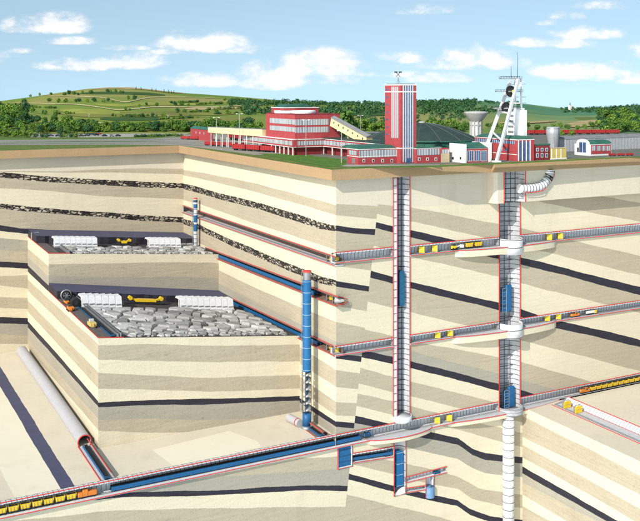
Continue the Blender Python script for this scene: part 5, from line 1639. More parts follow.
# --- office wing right of the tower
W2 = B('office_building', 'low red office with three small white windows at the right foot of the striped tower', 'building', 416.4, 163.4, 414, 441.2, 148.3, M['red'], M['green_roof'], top=.6)
W2.front('window_band', M['win'], (417, 149.4), (441, 154.4)); W2.ring('white_trim', M['white'], W2.z(148.9), W2.z(148.2), .16)
for px in (419.2, 427.4, 435.8):
    w = W2.front('window', M['white'], (px - 1.2, 157.6), (px + 1.2, 160.6), .08); W2.front('pane', M['glass'], (px - .75, 158.1), (px + .75, 160.2), .11, w)
W3 = B('passage', 'small ochre passage between the striped tower office and the white block', 'building', 441.4, 162.6, 441, 449.5, 153.4, M['beige'])
W3.front('window_band', M['win'], (441.6, 149.6), (449, 153.2), .05)
g = MB(); g.box(W3.x0, W3.x1, W3.y0 + .1, W3.y0 + 6, W3.z1, W3.z(148.4)); g.build('upper_wall', M['red'], W3.t)
# low red block at the back of the tower's foot
W4 = B('boiler_house', 'small dark-roofed red block just behind the left foot of the striped tower', 'building', 380, 156, 372, 394, 142.2, M['red_dark'], M['dark_roof'], top=.7)
W4.front('window_band', M['red'], (381, 142.8), (394, 145.6))

# --- preparation plant
Pp = B('preparation_plant', 'large red preparation plant with two grey window bands and pale round roof rims', 'building', 295, 155, 266, 340, 114.8, M['red'])
Pp.ring('roof_edge', M['red_dark'], Pp.z1 - .02, Pp.z1 + .5, .1)
g = MB(); g.box(Pp.x0 + .5, Pp.x1 - .5, Pp.y0 + .5, Pp.y1 - .5, Pp.z1 + .01, Pp.z1 + .25); g.build('roof', M['grey_roof'], Pp.t)
for (a, b), (c, d) in (((119.4, 124.6), (119.8, 124.2)), ((127.2, 132.0), (126.9, 131.2))):
    Pp.front('window_band', M['win'], (295.3, a), (329, b)); 
    p, q = onX(270, c, Pp.x0), onX(294.8, d, Pp.x0)
    za, zb = onY(295.3, b, Pp.y0).z, onY(295.3, a, Pp.y0).z
    g = MB(); g.box(Pp.x0 - .12, Pp.x0 + .02, Pp.y0 + .2, p.y, za, zb); g.build('window_band', M['win'], Pp.t)
zc = Pp.z1
c1 = at(286.5, 112, depth_of((Pp.x0, Pp.y0, 0)) + 32)
g = MB(); g.lathe((c1.x, c1.y, zc), [(8.5, 0), (8.8, 1.0), (8.8, 2.4), (8.2, 2.4), (8.0, 1.4), (0, 1.3)], n=32); g.build('thickener_rim', M['white_steel'], Pp.t)
c1 = at(303.5, 112, depth_of((Pp.x0, Pp.y0, 0)) + 22)
g = MB(); g.lathe((c1.x, c1.y, zc), [(8.0, 0), (8.5, 1.0), (8.5, 2.6), (7.9, 2.6), (7.7, 1.4), (0, 1.3)], n=32); g.build('thickener_rim', M['white_steel'], Pp.t)
zt = CAM.z - (107.5 - HY) * (depth_of((Pp.x1, Pp.y1, 0))) / F
bx0_, bx1_ = Pp.x0 + 8, Pp.x1; by0, by1 = Pp.y0 + 34, Pp.y1 + 8
g = MB(); g.box(bx0_, bx1_ + 1, by0, by1, ZG, zt); bk_ = g.build('rear_block', M['red'], Pp.t)
g = MB(); g.box(bx0_ - .3, bx1_ + 1.3, by0 - .3, by1 + .3, zt + .01, zt + .6); g.build('rear_trim', M['white'], bk_)
g = MB(); g.prism([(bx0_ - .2, zt + .6), (bx1_ - 4, zt + .6), (bx1_ - 8, zt + 2.6), (bx0_ + 4, zt + 2.6)], by0, by1 - 6, 'y'); g.build('rear_roof', M['green_roof'], bk_)
for fx in (.62, .74, .86):
    x = bx0_ + (bx1_ - bx0_) * fx; g = MB(); g.box(x - .9, x + .9, by0 - .1, by0 + .02, zt - 4.3, zt - 2.3); g.build('rear_window', M['glass_blue'], bk_)

# gallery on columns running round the plant and forward to the office
Ga = thing('arcade_gallery', 'white-trimmed red gallery with a long window band carried on white columns', 'gallery', (Pp.x0, Pp.y0, ZG))
zb, zt = Pp.z(146.6), Pp.z(139.6)
yb = onX(246, 300, Pp.x0 - .4).y
xw = onY(322.5, 300, Pp.y0 - 1).x
yf_ = W1.y1 + .4
def gal(x0, x1, y0, y1, face):
    g = MB(); g.box(x0, x1, y0, y1, zb, zt); b = g.build('wall', M['red'], Ga)
    g = MB()
    if face == 'L': g.box(x0 - .12, x0 + .02, y0 + .5, y1 - .5, zb + 1.0, zt - .9)
    else: g.box(x0 + .3, x1 - .3, y0 - .12, y0 + .02, zb + 1.0, zt - .9)
    g.build('window_band', M['win'], b)
    for za in (zb - .35, zt):
        g = MB(); g.box(x0 - .25, x1 + .25, y0 - .25, y1 + .25, za, za + .35); g.build('trim', M['white'], b)
gal(Pp.x0 - 3.4, Pp.x0 - .02, Pp.y0 - 3.2, yb, 'L')
gal(Pp.x0, xw, Pp.y0 - 3.2, Pp.y0 - .02, 'F')
gal(xw + .02, xw + 12, yf_, Pp.y0 - .02, 'L')
g = MB(); g.box(xw - .2, xw + 14, yf_ - .2, Pp.y0 + 26, zt + .4, zt + .9); g.build('flat_roof', M['dark_roof'], Ga)
g = MB(); g.box(Pp.x0 + .2, xw + .02, Pp.y0 - .9, Pp.y0 - .05, ZG, zb - .36); g.build('base_wall', M['red_dark'], Ga)
g = MB(); g.box(xw + 3.5, xw + 4.2, yf_ + .3, Pp.y0 - 1, ZG, zb - .36); g.build('base_wall', M['red_dark'], Ga)
g = MB(); g.box(Pp.x0 - .9, Pp.x0 - .1, Pp.y0 - .6, yb - 30, ZG, zb - .36); g.build('base_wall', M['red_dark'], Ga)
n = 7
for k in range(n):
    y = yf_ + 1 + (Pp.y0 - 3 - yf_) * k / (n - 1); g = MB(); g.box(xw + .1, xw + .75, y - .32, y + .32, ZG, zb - .36); g.build('column', M['white'], Ga)
for k in range(6):
    y = Pp.y0 - 2.8 + (34) * k / 5; g = MB(); g.box(Pp.x0 - 3.3, Pp.x0 - 2.7, y - .3, y + .3, ZG, zb - .36); g.build('column', M['white'], Ga)

# inclined conveyor bridge
A_, B_ = at(333.5, 121.5, depth_of((Pp.x1, Pp.y0, 0)) - 4), at(369, 141.0, 588)
cb = thing('conveyor_bridge', 'cream covered conveyor bridge slanting down from the red plant, with small dark windows', 'conveyor bridge', A_)
t_ = (B_ - A_).normalized(); side = t_.cross(Vector((0, 0, 1))).normalized(); up = side.cross(t_).normalized()
def br(u, s_, h): return A_.lerp(B_, u) + side * s_ + up * h
g = MB(); vs = [br(u, s_, h) for u in (0, 1) for s_, h in ((-2.5, -3.0), (2.5, -3.0), (2.5, 2.6), (-2.5, 2.6))]
g.add(vs, [(0, 1, 2, 3), (7, 6, 5, 4)] + [(i, (i + 1) % 4, 4 + (i + 1) % 4, 4 + i) for i in range(4)]); g.build('casing', M['cream_paint'], cb)
g = MB(); vs = [br(u, s_, h) for u in (-.005, 1.005) for s_, h in ((-2.9, 2.62), (2.9, 2.62), (2.9, 3.2), (0, 4.2), (-2.9, 3.2))]
g.add(vs, [(0, 1, 2, 3, 4), (9, 8, 7, 6, 5)] + [(i, (i + 1) % 5, 5 + (i + 1) % 5, 5 + i) for i in range(5)]); g.build('roof', M['grey_roof'], cb)
for k in range(7):
    for s_ in (-2.56, 2.56):
        u = .08 + k * .135; g = MB(); vs = [br(u + du, s_, h) for du, h in ((0, -.2), (.028, -.2), (.028, 1.2), (0, 1.2))]; g.add(vs, [(0, 1, 2, 3)]); g.build('window', M['glass'], cb, fix=False)
for u in (.45, .75):
    p = br(u, 0, -3); g = MB(); g.box(p.x - .5, p.x + .5, p.y - .5, p.y + .5, ZG, p.z); g.build('trestle', M['beige'], cb)
b = B('transfer_house', 'low grey-roofed block where the slanting cream bridge lands', 'building', 352, 148.5, 334, 386, 141.6, M['beige'], M['dark_roof'], top=.8)
b = B('green_shed', 'pale green walled shed with a grey roof behind the slanting cream bridge', 'shed', 364, 146.5, 356, 386, 133.6, M['green_wall'], M['grey_roof'], top=.8)
for px in (369, 377): b.front('pilaster', M['concrete'], (px, 134), (px + 1.6, 146), .2)

# long cream gallery on white legs
a_, b_ = G(208, 146.0), G(262, 151.0)
lg = thing('loading_gallery', 'long cream cladded gallery standing on thin white legs above the red wagons', 'gallery', a_)
def lz(p, py): return CAM.z - (py - HY) * depth_of(p) / F
g = MB(); d_ = (b_ - a_).normalized(); nn = Vector((-d_.y, d_.x, 0)) * 5
za0, za1, zb0, zb1 = lz(a_, 132.4), lz(a_, 127.3), lz(b_, 136.6), lz(b_, 129.6)
vs = [Vector((p.x, p.y, z)) for p, z in ((a_, za0), (b_, zb0), (b_ + nn, zb0), (a_ + nn, za0), (a_, za1), (b_, zb1), (b_ + nn, zb1), (a_ + nn, za1))]
g.add(vs, [(0, 1, 5, 4), (1, 2, 6, 5), (2, 3, 7, 6), (3, 0, 4, 7), (0, 3, 2, 1), (4, 5, 6, 7)]); g.build('casing', M['cream_paint'], lg)
g = MB(); vs = [v + Vector((0, 0, o)) for o in (.03, .5) for v in vs[4:]]; g.add(vs, [(0, 1, 2, 3), (4, 5, 6, 7)] + [(i, (i + 1) % 4, 4 + (i + 1) % 4, 4 + i) for i in range(4)]); g.build('roof', M['grey_roof'], lg)
for k in range(17):
    u = .04 + k * .057; p = a_.lerp(b_, u); q = a_.lerp(b_, u + .012); o = -nn * .012
    za, zb_ = (za0 + (zb0 - za0) * u), (za1 + (zb1 - za1) * u); zm_ = za + (zb_ - za) * .55
    g = MB(); g.add([(p.x + o.x, p.y + o.y, zm_ - .4), (q.x + o.x, q.y + o.y, zm_ - .4), (q.x + o.x, q.y + o.y, zm_ + .5), (p.x + o.x, p.y + o.y, zm_ + .5)], [(0, 1, 2, 3)]); g.build('window', M['ochre'], lg, fix=False)
for k in range(9):
    u = .05 + k * .112; p = a_.lerp(b_, u)
    for o in (.1, .9):
        q = p + nn * o; g = MB(); g.box(q.x - .22, q.x + .22, q.y - .22, q.y + .22, ZG, za0 + (zb0 - za0) * u); g.build('leg', M['white'], lg)
b = B('signal_house', 'small red house with a dark green roof behind the cream gallery', 'building', 210, 141.5, 190.5, 213, 130.2, M['red'])
g = MB(); g.add([(b.x0 - .4, b.y0 - .4, b.z1), (b.x1 + .4, b.y0 - .4, b.z1), (b.x1 + .4, b.y1 + .4, b.z1), (b.x0 - .4, b.y1 + .4, b.z1), ((b.x0 + b.x1) / 2, b.y0 + 4, b.z1 + 2.4), ((b.x0 + b.x1) / 2, b.y1 - 4, b.z1 + 2.4)], [(0, 1, 4), (1, 2, 5, 4), (2, 3, 5), (3, 0, 4, 5)]); g.build('roof', M['green_roof'], b.t)
for px in (196, 200, 204):
    p = onX(px, 133, b.x0); g = MB(); g.box(b.x0 - .1, b.x0, p.y - 1, p.y + 1, b.z1 - 4.2, b.z1 - 2.4); g.build('window', M['win'], b.t)

# --- round hall
rc = Vector((123.0, 96.0, ZG)); RH = 40.0
dh = depth_of(rc)
zap, zev = CAM.z - (122.5 - HY) * dh / F, CAM.z - (138.5 - HY) * (dh) / F
M['rib'] = plain('roof rib', (.10, .13, .12), .7)
rh = thing('round_hall', 'wide round hall with a dark grey ribbed domed roof and green walls behind the tower', 'hall', rc)
g = MB(); g.lathe((rc.x, rc.y, 0), [(RH - 1.5, ZG), (RH - 1.5, zev)], n=56); g.build('wall', M['green_wall'], rh)
prof = []
for i in range(10):
    u = i / 9; prof.append((RH * math.cos(u * math.pi / 2 * .999) if False else RH * (1 - u), zev + (zap - zev) * (1 - (1 - u) ** 1.7)))
g = MB(); g.lathe((rc.x, rc.y, 0), prof, n=56); rf = g.build('roof', M['dark_roof'], rh)
g = MB(); g.lathe((rc.x, rc.y, 0), [(RH + .2, zev - .5), (RH + .2, zev + .2), (RH - .4, zev + .25)], n=56); g.build('eaves', M['green_roof'], rh)
for k in range(16):
    th = 2 * math.pi * (k + .3) / 16
    g = MB(); g.tube([(rc.x + r * math.cos(th), rc.y + r * math.sin(th), z + .12) for r, z in prof[:-1]], .16, 4); g.build('rib', M['rib'], rf)
g = MB(); g.lathe((rc.x, rc.y, 0), [(2.2, zap - .3), (2.2, zap + .7), (0, zap + .9)], n=16); g.build('finial', M['concrete'], rf)
for k in range(10):
    th = math.pi * (1.02 + k * .095); p = Vector((rc.x + (RH - 1.3) * math.cos(th), rc.y + (RH - 1.3) * math.sin(th), 0))
    tn = Vector((-math.sin(th), math.cos(th), 0)); g = MB(); vs = [p + tn * s_ + Vector((0, 0, z)) for s_, z in ((-2.4, ZG + 3.4), (2.4, ZG + 3.4), (2.4, zev - 1.2), (-2.4, zev - 1.2))]
    g.add(vs, [(0, 1, 2, 3)]); g.build('panel', M['green_roof'], rh, fix=False)
b = B('glazed_annex', 'dark green glazed lean-to in front of the round hall', 'annex', 424, 152.5, 420, 474, 143.6, M['green_roof'], M['green_roof'], top=.3)
for k in range(9): b.front('window', M['glass'], (443 + k * 3.2, 145.2), (445.4 + k * 3.2, 148.6), .1)

# --- white block with red glazed hall
Wb = B('white_block', 'white cube block with two small black windows joined to a red glazed hall', 'building', 464.6, 163.2, 449.4, 466.6, 144.2, M['white'])
for px in (452.9, 460.6):
    w = Wb.left('window', M['white_steel'], (px - 1.1, 156.4), (px + 1.2, 160.0), .05); Wb.left('pane', M['black'], (px - .8, 156.8), (px + .9, 159.6), .08, w)
Rb = B('glazed_hall', 'low red hall with large blue windows and green roof beside the white cube block', 'building', 466.7, 163.0, 464.8, 488.2, 148.6, M['red'])
for k in range(3):
    a = 467.6 + k * 6.7; w = Rb.front('window', M['white'], (a, 150.6), (a + 5.9, 161.0), .06)
    for j in range(3): Rb.front('pane', M['glass_blue'], (a + .25 + j * 1.9, 150.9), (a + 1.8 + j * 1.9, 160.7), .09, w)
Rb.ring('white_trim', M['white'], Rb.z(149.0), Rb.z(148.5), .14)
g = MB(); g.prism([(Rb.y0 - .3, Rb.z1), (Rb.y0 + 9, Rb.z1 + 3.2), (Rb.y0 + 18, Rb.z1)], Rb.x0 - 1, Rb.x1 + .3, 'x'); g.build('roof', M['green_roof'], Rb.t)
p = G(489.6, 163.0); g = MB(); g.box(Rb.x1 + .02, Rb.x1 + 2.2, Rb.y0 - .3, Rb.y0 + 16, ZG, Rb.z(143.4)); g.build('end_pier', M['white'], Rb.t)

# --- headframe and its building
Hb = B('shaft_building', 'red shaft building with white pilasters and blue windows under the steel headframe', 'building', 517, 161.4, 474.5, 534.2, 139.2, M['red'])
g = MB(); zr = Hb.z1
g.add([(Hb.x0 - .3, Hb.y0 - .3, zr), (Hb.x1 + .3, Hb.y0 - .3, zr), (Hb.x1 + .3, Hb.y1, zr), (Hb.x0 - .3, Hb.y1, zr), (Hb.x0 + 3, Hb.y0 + 4, zr + 1.7), (Hb.x1 - 3, Hb.y0 + 4, zr + 1.7), (Hb.x1 - 3, Hb.y1 - 4, zr + 1.7), (Hb.x0 + 3, Hb.y1 - 4, zr + 1.7)], [(0, 1, 5, 4), (1, 2, 6, 5), (2, 3, 7, 6), (3, 0, 4, 7), (4, 5, 6, 7)]); g.build('roof', M['green_roof'], Hb.t)
Hb.ring('white_trim', M['white'], Hb.z(140.2), Hb.z(139.5), .13)
for k in range(4): Hb.front('pilaster', M['white'], (518 + k * 3.9, 140.2), (518.8 + k * 3.9, 161), .25)
for k in range(3): Hb.front('window', M['glass_blue'], (519.2 + k * 3.9, 141.5), (521.6 + k * 3.9, 160.4), .1)
p = onX(512, 143, Hb.x0)
ya, yb_ = onX(515, 143, Hb.x0).y, onX(476, 143, Hb.x0).y
za, zb = Hb.z(144.4), Hb.z(141.2)
g = MB(); g.box(Hb.x0 - .1, Hb.x0 + .02, ya, yb_, za, zb); g.build('window_band', M['win_blue'], Hb.t)
for px in (501, 506.5):
    y = onX(px, 150, Hb.x0).y; g = MB(); g.box(Hb.x0 - .1, Hb.x0 + .02, y - 1.4, y + 1.4, Hb.z(152), Hb.z(149)); g.build('window', M['win_blue'], Hb.t)
g = MB(); g.box(Hb.x0 - .14, Hb.x0 + .02, Hb.y0, yb_, Hb.z(155), Hb.z(154.4)); g.build('white_line', M['white'], Hb.t)

hf = thing('headframe', 'white steel headframe with slanting legs, two black sheave wheels and three platforms', 'headframe', G(497, 162))
dF = depth_of(G(497, 162.2))                       # distance of the front leg's foot
def hp(px, py, dd=0): return at(px, py, dF + dd)
f0, f1 = hp(496.5, 161.8, 0), hp(518.2, 79.5, 18)
g = MB(); g.bar(f0, f1, 1.4, 1.9); g.build('slanting_leg', M['white_steel'], hf)
k0, k1 = hp(487.5, 143.5, 26), hp(510.5, 81, 32)
k0.z = max(k0.z, ZG)
g = MB(); g.bar(k0, k1, 1.3, 1.8); g.build('slanting_leg', M['white_steel'], hf)
g = MB(); g.box(f0.x - 2, f0.x + 2, f0.y - 2, f0.y + 2, ZG, ZG + 1.0); g.build('footing', M['white'], hf)
g = MB(); g.box(k0.x - 2, k0.x + 2, k0.y - 2, k0.y + 2, ZG, k0.z + .8); g.build('footing', M['white'], hf)
for u in (.25, .58): 
    g = MB(); g.bar(f0.lerp(f1, u), k0.lerp(k1, u - .06), .8, .9); g.build('brace', M['white_steel'], hf)
tc = hp(516, 130, 26)
def bx(pa, pb, w, name, mat, parent=hf):
    g = MB(); g.box(pa.x - w, pa.x + w, pa.y - w, pa.y + w, pb, pa.z); return g.build(name, mat, parent)
zt0 = hp(515, 108, 26).z
g = MB(); g.box(tc.x - 4.2, tc.x + 3.6, tc.y - 4, tc.y + 4, Hb.z1 - 1, zt0); twr = g.build('tower_body', M['white_steel'], hf)
for k in range(5):
    z = Hb.z1 + 3 + k * 3.4; g = MB(); g.box(tc.x - 4.28, tc.x - 4.2, tc.y - 2.6, tc.y + 2.6, z, z + 1.4); g.build('louvre', M['steel'], twr)
q = hp(523, 130, 22)
g = MB(); g.box(q.x - 1.4, q.x + 1.4, q.y - 2, q.y + 2, Hb.z1 - 1, hp(523, 110, 22).z); g.build('lift_tower', M['white'], hf)
for px, d_ in ((521.4, 24), (515.5, 30)):
    a, b = hp(px, 134, d_), hp(px - .5, 79, d_); g = MB(); g.bar(a, b, .9); g.build('upright', M['white_steel'], hf)
for pyw, pxc, pxh in ((78.3, 510.5, 10.5), (91.3, 509, 13), (108.3, 506.5, 13)):
    c = hp(pxc, pyw, 24); w = pxh * (dF + 24) / F
    R_ = Matrix.Rotation(-math.atan2(CV, CU), 4, 'Z'); Mx = Matrix.Translation(c) @ R_
    g = MB(); g.box(-w, w, -3.0, 3.0, -.4, .4, M=Mx); pf = g.build('platform', M['steel'], hf)
    g = MB()
    for s_ in (-3.0, 3.0):
        g.bar(Mx @ Vector((-w, s_, 1.2)), Mx @ Vector((w, s_, 1.2)), .14)
        for k in range(9): x = -w + 2 * w * k / 8; g.bar(Mx @ Vector((x, s_, .25)), Mx @ Vector((x, s_, 1.25)), .12)
    g.build('railing', M['dark_steel'], pf)
for px, py, rpx in ((510.6, 91.2, 5.6), (506.2, 107.6, 5.6)):
    c = hp(px, py, 22); r = rpx * (dF + 22) / F
    ax = Vector((0, -1, 0)); 
    wh = None
    g = MB(); g.lathe(c, [(r * .86, -.45), (r, -.5), (r * .93, -.0), (r, .5), (r * .86, .45), (r * .86, -.45)], n=28, axis='y'); wh = g.build('sheave_wheel', M['black'], hf)
    g = MB(); g.lathe(c, [(r * .9, .12), (0, .14), (0, -.14), (r * .9, -.12)], n=28, axis='y'); g.build('web', M['dark_steel'], wh)
    g = MB(); g.tube([c + Vector((0, -.8, 0)), c + Vector((0, .8, 0))], r * .16, 10); g.build('hub', M['steel'], wh)
c = hp(513.6, 91.5, 20); g = MB(); g.bevbox(c.x - .9, c.x + .9, c.y - .6, c.y + .6, c.z - 1.0, c.z + 1.0, .2); g.build('drive_box', M['yellow'], hf)
for px, py in ((521.5, 84), (522, 97), (522.5, 103)):
    c = hp(px, py, 26); g = MB(); g.box(c.x - 1.6, c.x + 1.6, c.y - 2, c.y + 2, c.z - .15, c.z + .15); g.build('landing', M['steel'], hf)
for px, py0, py1 in ((517.3, 78, 52), (511.2, 79, 66)):
    a, b = hp(px, py0, 24), hp(px, py1, 24); g = MB(); g.tube([a, b], [.22, .10], 5); g.build('antenna', M['dark_steel'], hf)

for py, pa, pb in ((84.5, 509.5, 521), (97, 505, 521.6), (103, 503, 521.8), (113, 500, 521.5)):
    g = MB(); g.bar(hp(pa, py, 29), hp(pb, py, 25), .55); g.build('cross_beam', M['white_steel'], hf)
for (pa, ya_), (pb, yb2) in (((509, 97), (521, 84.5)), ((505, 103), (515.5, 113))):
    g = MB(); g.bar(hp(pa, ya_, 29), hp(pb, yb2, 25), .4); g.build('diagonal', M['white_steel'], hf)
# --- houses and sheds right of the headframe
Dr = B('red_house', 'small dark red brick house with white windows between the shaft building and the silo', 'house', 534.6, 160.4, 534.0, 549.8, 145.6, M['red_dark'], M['green_roof'], top=.9)
for k in range(3):
    for a, b in ((148.0, 151.2), (153.2, 157.4)):
        w = Dr.front('window', M['white'], (536.2 + k * 4.6, a), (538.6 + k * 4.6, b), .08); Dr.front('pane', M['glass_blue'], (536.5 + k * 4.6, a + .4), (538.3 + k * 4.6, b - .4), .11, w)
Oc = B('pump_house', 'low ochre house with white posts under the round metal silo', 'house', 550.4, 159.6, 549.8, 566.2, 148.4, M['ochre'], M['beige'], top=.4)
for px in (551.2, 556, 560.6): Oc.front('post', M['white'], (px, 148.6), (px + .8, 159.2), .2)
Oc.ring('plinth', M['white'], ZG, ZG + .8, .3)
p = G(553, 152); 
dS = depth_of(p)
si = thing('silo', 'round grey metal silo tapering to the bottom above the ochre house', 'silo', p)
zS = lambda py: CAM.z - (py - HY) * dS / F
rS = 6.6 * dS / F
g = MB(); g.lathe((p.x, p.y, 0), [(0, zS(126.6)), (rS * .8, zS(126.8)), (rS, zS(127.8)), (rS, zS(134)), (rS * .80, zS(141)), (rS * .68, zS(148)), (rS * .68, ZG)], n=28); g.build('tank', plain('galvanised sheet', (.50, .51, .53), .4, .35, var=.1, dirt=.15), si)
g = MB(); g.lathe((p.x, p.y, 0), [(rS + .1, zS(128.6)), (rS + .25, zS(128.4)), (rS + .1, zS(128.1))], n=28); g.build('rim', M['steel'], si)
g = MB()
for dx in (-.35, .35): g.tube([(p.x + dx + 1, p.y - rS - .3, ZG + 4), (p.x + dx + 1, p.y - rS - .3, zS(127))], .09, 4)
z = ZG + 5
while z < zS(127.5): g.bar((p.x + .65, p.y - rS - .3, z), (p.x + 1.35, p.y - rS - .3, z), .1); z += 1.3
g.build('ladder', M['dark_steel'], si)

Wk = B('workshop', 'white workshop with an arched gable and red window front beside the long grey shed', 'workshop', 590.6, 156.0, 574.6, 611.4, 144.6, M['white'])
Wk.front('wall_panel', M['red'], (591.2, 145.0), (611, 153.4), .1)
for k in range(4): Wk.front('window', M['win'], (592.0 + k * 4.8, 145.8), (595.6 + k * 4.8, 150.6), .16)
ym = (Wk.y0 + Wk.y1) / 2; hw = (Wk.y1 - Wk.y0) / 2
arc = [(ym + hw * .80 * math.cos(a), Wk.z1 + 3.4 * math.sin(a) ** .8) for a in np.linspace(0, math.pi, 13)]
g = MB(); g.prism(arc, Wk.x0, Wk.x0 + .8, 'x'); g.build('gable', M['white'], Wk.t)
arc2 = [(ym + hw * .95 * math.cos(a), Wk.z1 + .05 + 2.6 * math.sin(a) ** .7) for a in np.linspace(0, math.pi, 13)]
g = MB(); g.prism(arc2, Wk.x0 + .85, Wk.x1 + .3, 'x'); g.build('roof', M['green_roof'], Wk.t)
for dy in (-3.2, 0.2):
    g = MB(); g.box(Wk.x0 - .1, Wk.x0 + .02, ym + dy, ym + dy + 2.8, ZG + 2, Wk.z1 + 1.2); g.build('tall_window', M['glass_blue'], Wk.t)
g = MB(); g.box(Wk.x0 - .1, Wk.x0 + .02, Wk.y1 - 4, Wk.y1 - 2.4, ZG + 2, ZG + 5); g.build('window', M['glass'], Wk.t)
Gs = B('long_shed', 'long pale grey panelled shed behind the white workshop', 'shed', 566, 151.5, 563, 690, 139.2, None)
g = MB(); g.box(Gs.x0, Gs.x1, Gs.y0, Gs.y1 + 10, ZG, Gs.z1); g.build('wall', ring_mat('grey shed panels', (.40, .41, .43), (.24, .25, .27), 3.2, 'x', .1, var=.14), Gs.t)
g = MB(); g.prism([(Gs.y0 - .3, Gs.z1), (Gs.y1 + 5, Gs.z1 + 2.0), (Gs.y1 + 10.3, Gs.z1)], Gs.x0 - .3, Gs.x1 + .3, 'x'); g.build('roof', M['grey_roof'], Gs.t)
Lw = B('low_warehouse', 'long low grey roofed warehouse at the far right end of the works', 'warehouse', 612, 157.2, 611, 700, 150.5, M['concrete'], M['grey_roof'], top=.5) if False else None

# --- water tower
wt = thing('water_tower', 'concrete water tower with a wide funnel bowl on a slender ribbed stem', 'water tower', at(476, 140, 700))
wt.location.z = ZG; wp = wt.location
zW = lambda py: CAM.z - (py - HY) * 700 / F
k_ = 700 / F
g = MB(); g.lathe((wp.x, wp.y, 0), [(5.6 * k_, zW(121.5)), (8.5 * k_, zW(118)), (11.6 * k_, zW(113.4)), (11.9 * k_, zW(112.8)), (11.9 * k_, zW(111.9)), (9 * k_, zW(111.4)), (0, zW(110.8))], n=36); g.build('bowl', M['concrete'], wt)
g = MB(); g.lathe((wp.x, wp.y, 0), [(5.2 * k_, ZG), (5.2 * k_, zW(121.4))], n=28); g.build('stem', M['white_steel'], wt)
for k in range(10):
    th = k * math.pi / 5; c = (wp.x + 5.7 * k_ * math.cos(th), wp.y + 5.7 * k_ * math.sin(th))
    g = MB(); g.tube([(c[0], c[1], ZG), (c[0], c[1], zW(121))], .55, 6); g.build('rib', M['concrete'], wt)
g = MB(); g.lathe((wp.x, wp.y, 0), [(6.2 * k_, zW(125.2)), (6.2 * k_, zW(124.2))], n=28); g.build('gallery_ring', M['concrete'], wt)

# --- church on the far ridge
p = hill_at(570, 110.2); dC = depth_of(p)
ch = thing('church', 'tiny church with a white tower and red roof on the far right ridge', 'church', p)
k_ = dC / F
g = MB(); g.box(p.x - 1.2 * k_, p.x + 1.2 * k_, p.y - 1.2 * k_, p.y + 1.2 * k_, p.z - 3, p.z + 5.0 * k_); g.build('tower', M['white'], ch)
g = MB(); g.lathe((p.x, p.y, p.z + 5.0 * k_), [(1.5 * k_, 0), (0, 3.4 * k_)], n=4); g.build('spire', M['grey_roof'], ch)
g = MB(); g.box(p.x + 1.3 * k_, p.x + 5 * k_, p.y - 1.5 * k_, p.y + 1.5 * k_, p.z - 3, p.z + 1.6 * k_); g.build('nave', M['white'], ch)
g = MB(); g.prism([(p.y - 1.7 * k_, p.z + 1.6 * k_), (p.y, p.z + 2.9 * k_), (p.y + 1.7 * k_, p.z + 1.6 * k_)], p.x + 1.25 * k_, p.x + 5.1 * k_, 'x'); g.build('roof', M['red'], ch)
# ------------------------------------------------------------------ wagons, rails, cars, lamps
def make_wagon():
    t = thing('freight_wagon', 'red wagon', 'freight wagon')
    g = MB(); L, W = 6.0, 1.5
    o = [(-L, -W), (L, -W), (L, W), (-L, W)]; i_ = [(x * .97, y * .9) for x, y in o]
    vs = [(*p, 1.2) for p in o] + [(*p, 4.0) for p in o] + [(*p, 4.0) for p in i_] + [(*p, 1.8) for p in i_]
    g.add(vs, [(3, 2, 1, 0)] + [(a * 4 + i, a * 4 + (i + 1) % 4, (a + 1) * 4 + (i + 1) % 4, (a + 1) * 4 + i) for a in range(3) for i in range(4)] + [(12, 13, 14, 15)]); bd = g.build('body', M['red_wagon'], t)
    for x in (-4.5, -2.2, 0, 2.2, 4.5):
        g = MB(); g.box(x - .12, x + .12, -W - .12, W + .12, 1.2, 3.9); g.build('stake', M['red_dark'], bd)
    g = MB(); n = 8
    rng = random.Random(3)
    g.add([(-L * .95 + 2 * L * .95 * i / n, -W * .88 + W * 1.76 * j / 3, 3.3 + rng.uniform(0, .6) * (0 < j < 3)) for i in range(n + 1) for j in range(4)], [(i * 4 + j, (i + 1) * 4 + j, (i + 1) * 4 + j + 1, i * 4 + j + 1) for i in range(n) for j in range(3)]); g.build('coal_load', M['coal_load'], t)
    g = MB(); g.box(-L * 1.04, L * 1.04, -1.0, 1.0, .8, 1.19); g.build('chassis', M['dark_steel'], t)
    for x in (-4.6, -3.0, 3.0, 4.6):
        g = MB(); g.tube([(x, -1.0, .45), (x, 1.0, .45)], .45, 8); g.build('wheelset', M['dark_steel'], t)
    return t
wg0 = make_wagon(); freeze(wg0)
def string(pa, pb, n, label, group, s=1.0):
    a, b = G(*pa), G(*pb); rz = math.atan2(b.y - a.y, b.x - a.x)
    for k in range(n):
        p = a.lerp(b, (k + .5) / n); copy_at(wg0, (p.x, p.y, ZG + .1), rz, (b - a).length / n / 12.7 * s, label, group)
string((181, 139.4), (208, 140.2), 3, 'red freight wagon in the back siding beside the small red house', 'wagons by the small red house')
string((231, 139.6), (264, 143.6), 3, 'red freight wagon in the siding behind the legs of the cream gallery', 'wagons behind the cream gallery legs')
string((205, 145.6), (246, 147.6), 4, 'red freight wagon in the siding below the cream gallery', 'wagons below the cream gallery')
string((233, 150.0), (276, 152.6), 3, 'red freight wagon nearest the cut edge beside the lawn', 'wagons beside the lawn', .96)
string((520, 134.8), (619, 134.2), 7, 'red freight wagon in the long train at the far right behind the sheds', 'wagons of the long right-hand train')
string((608, 156.2), (634, 155.6), 3, 'low dark red wagon standing in front of the long grey shed', 'low wagons before the grey shed', .8)
drop(wg0)

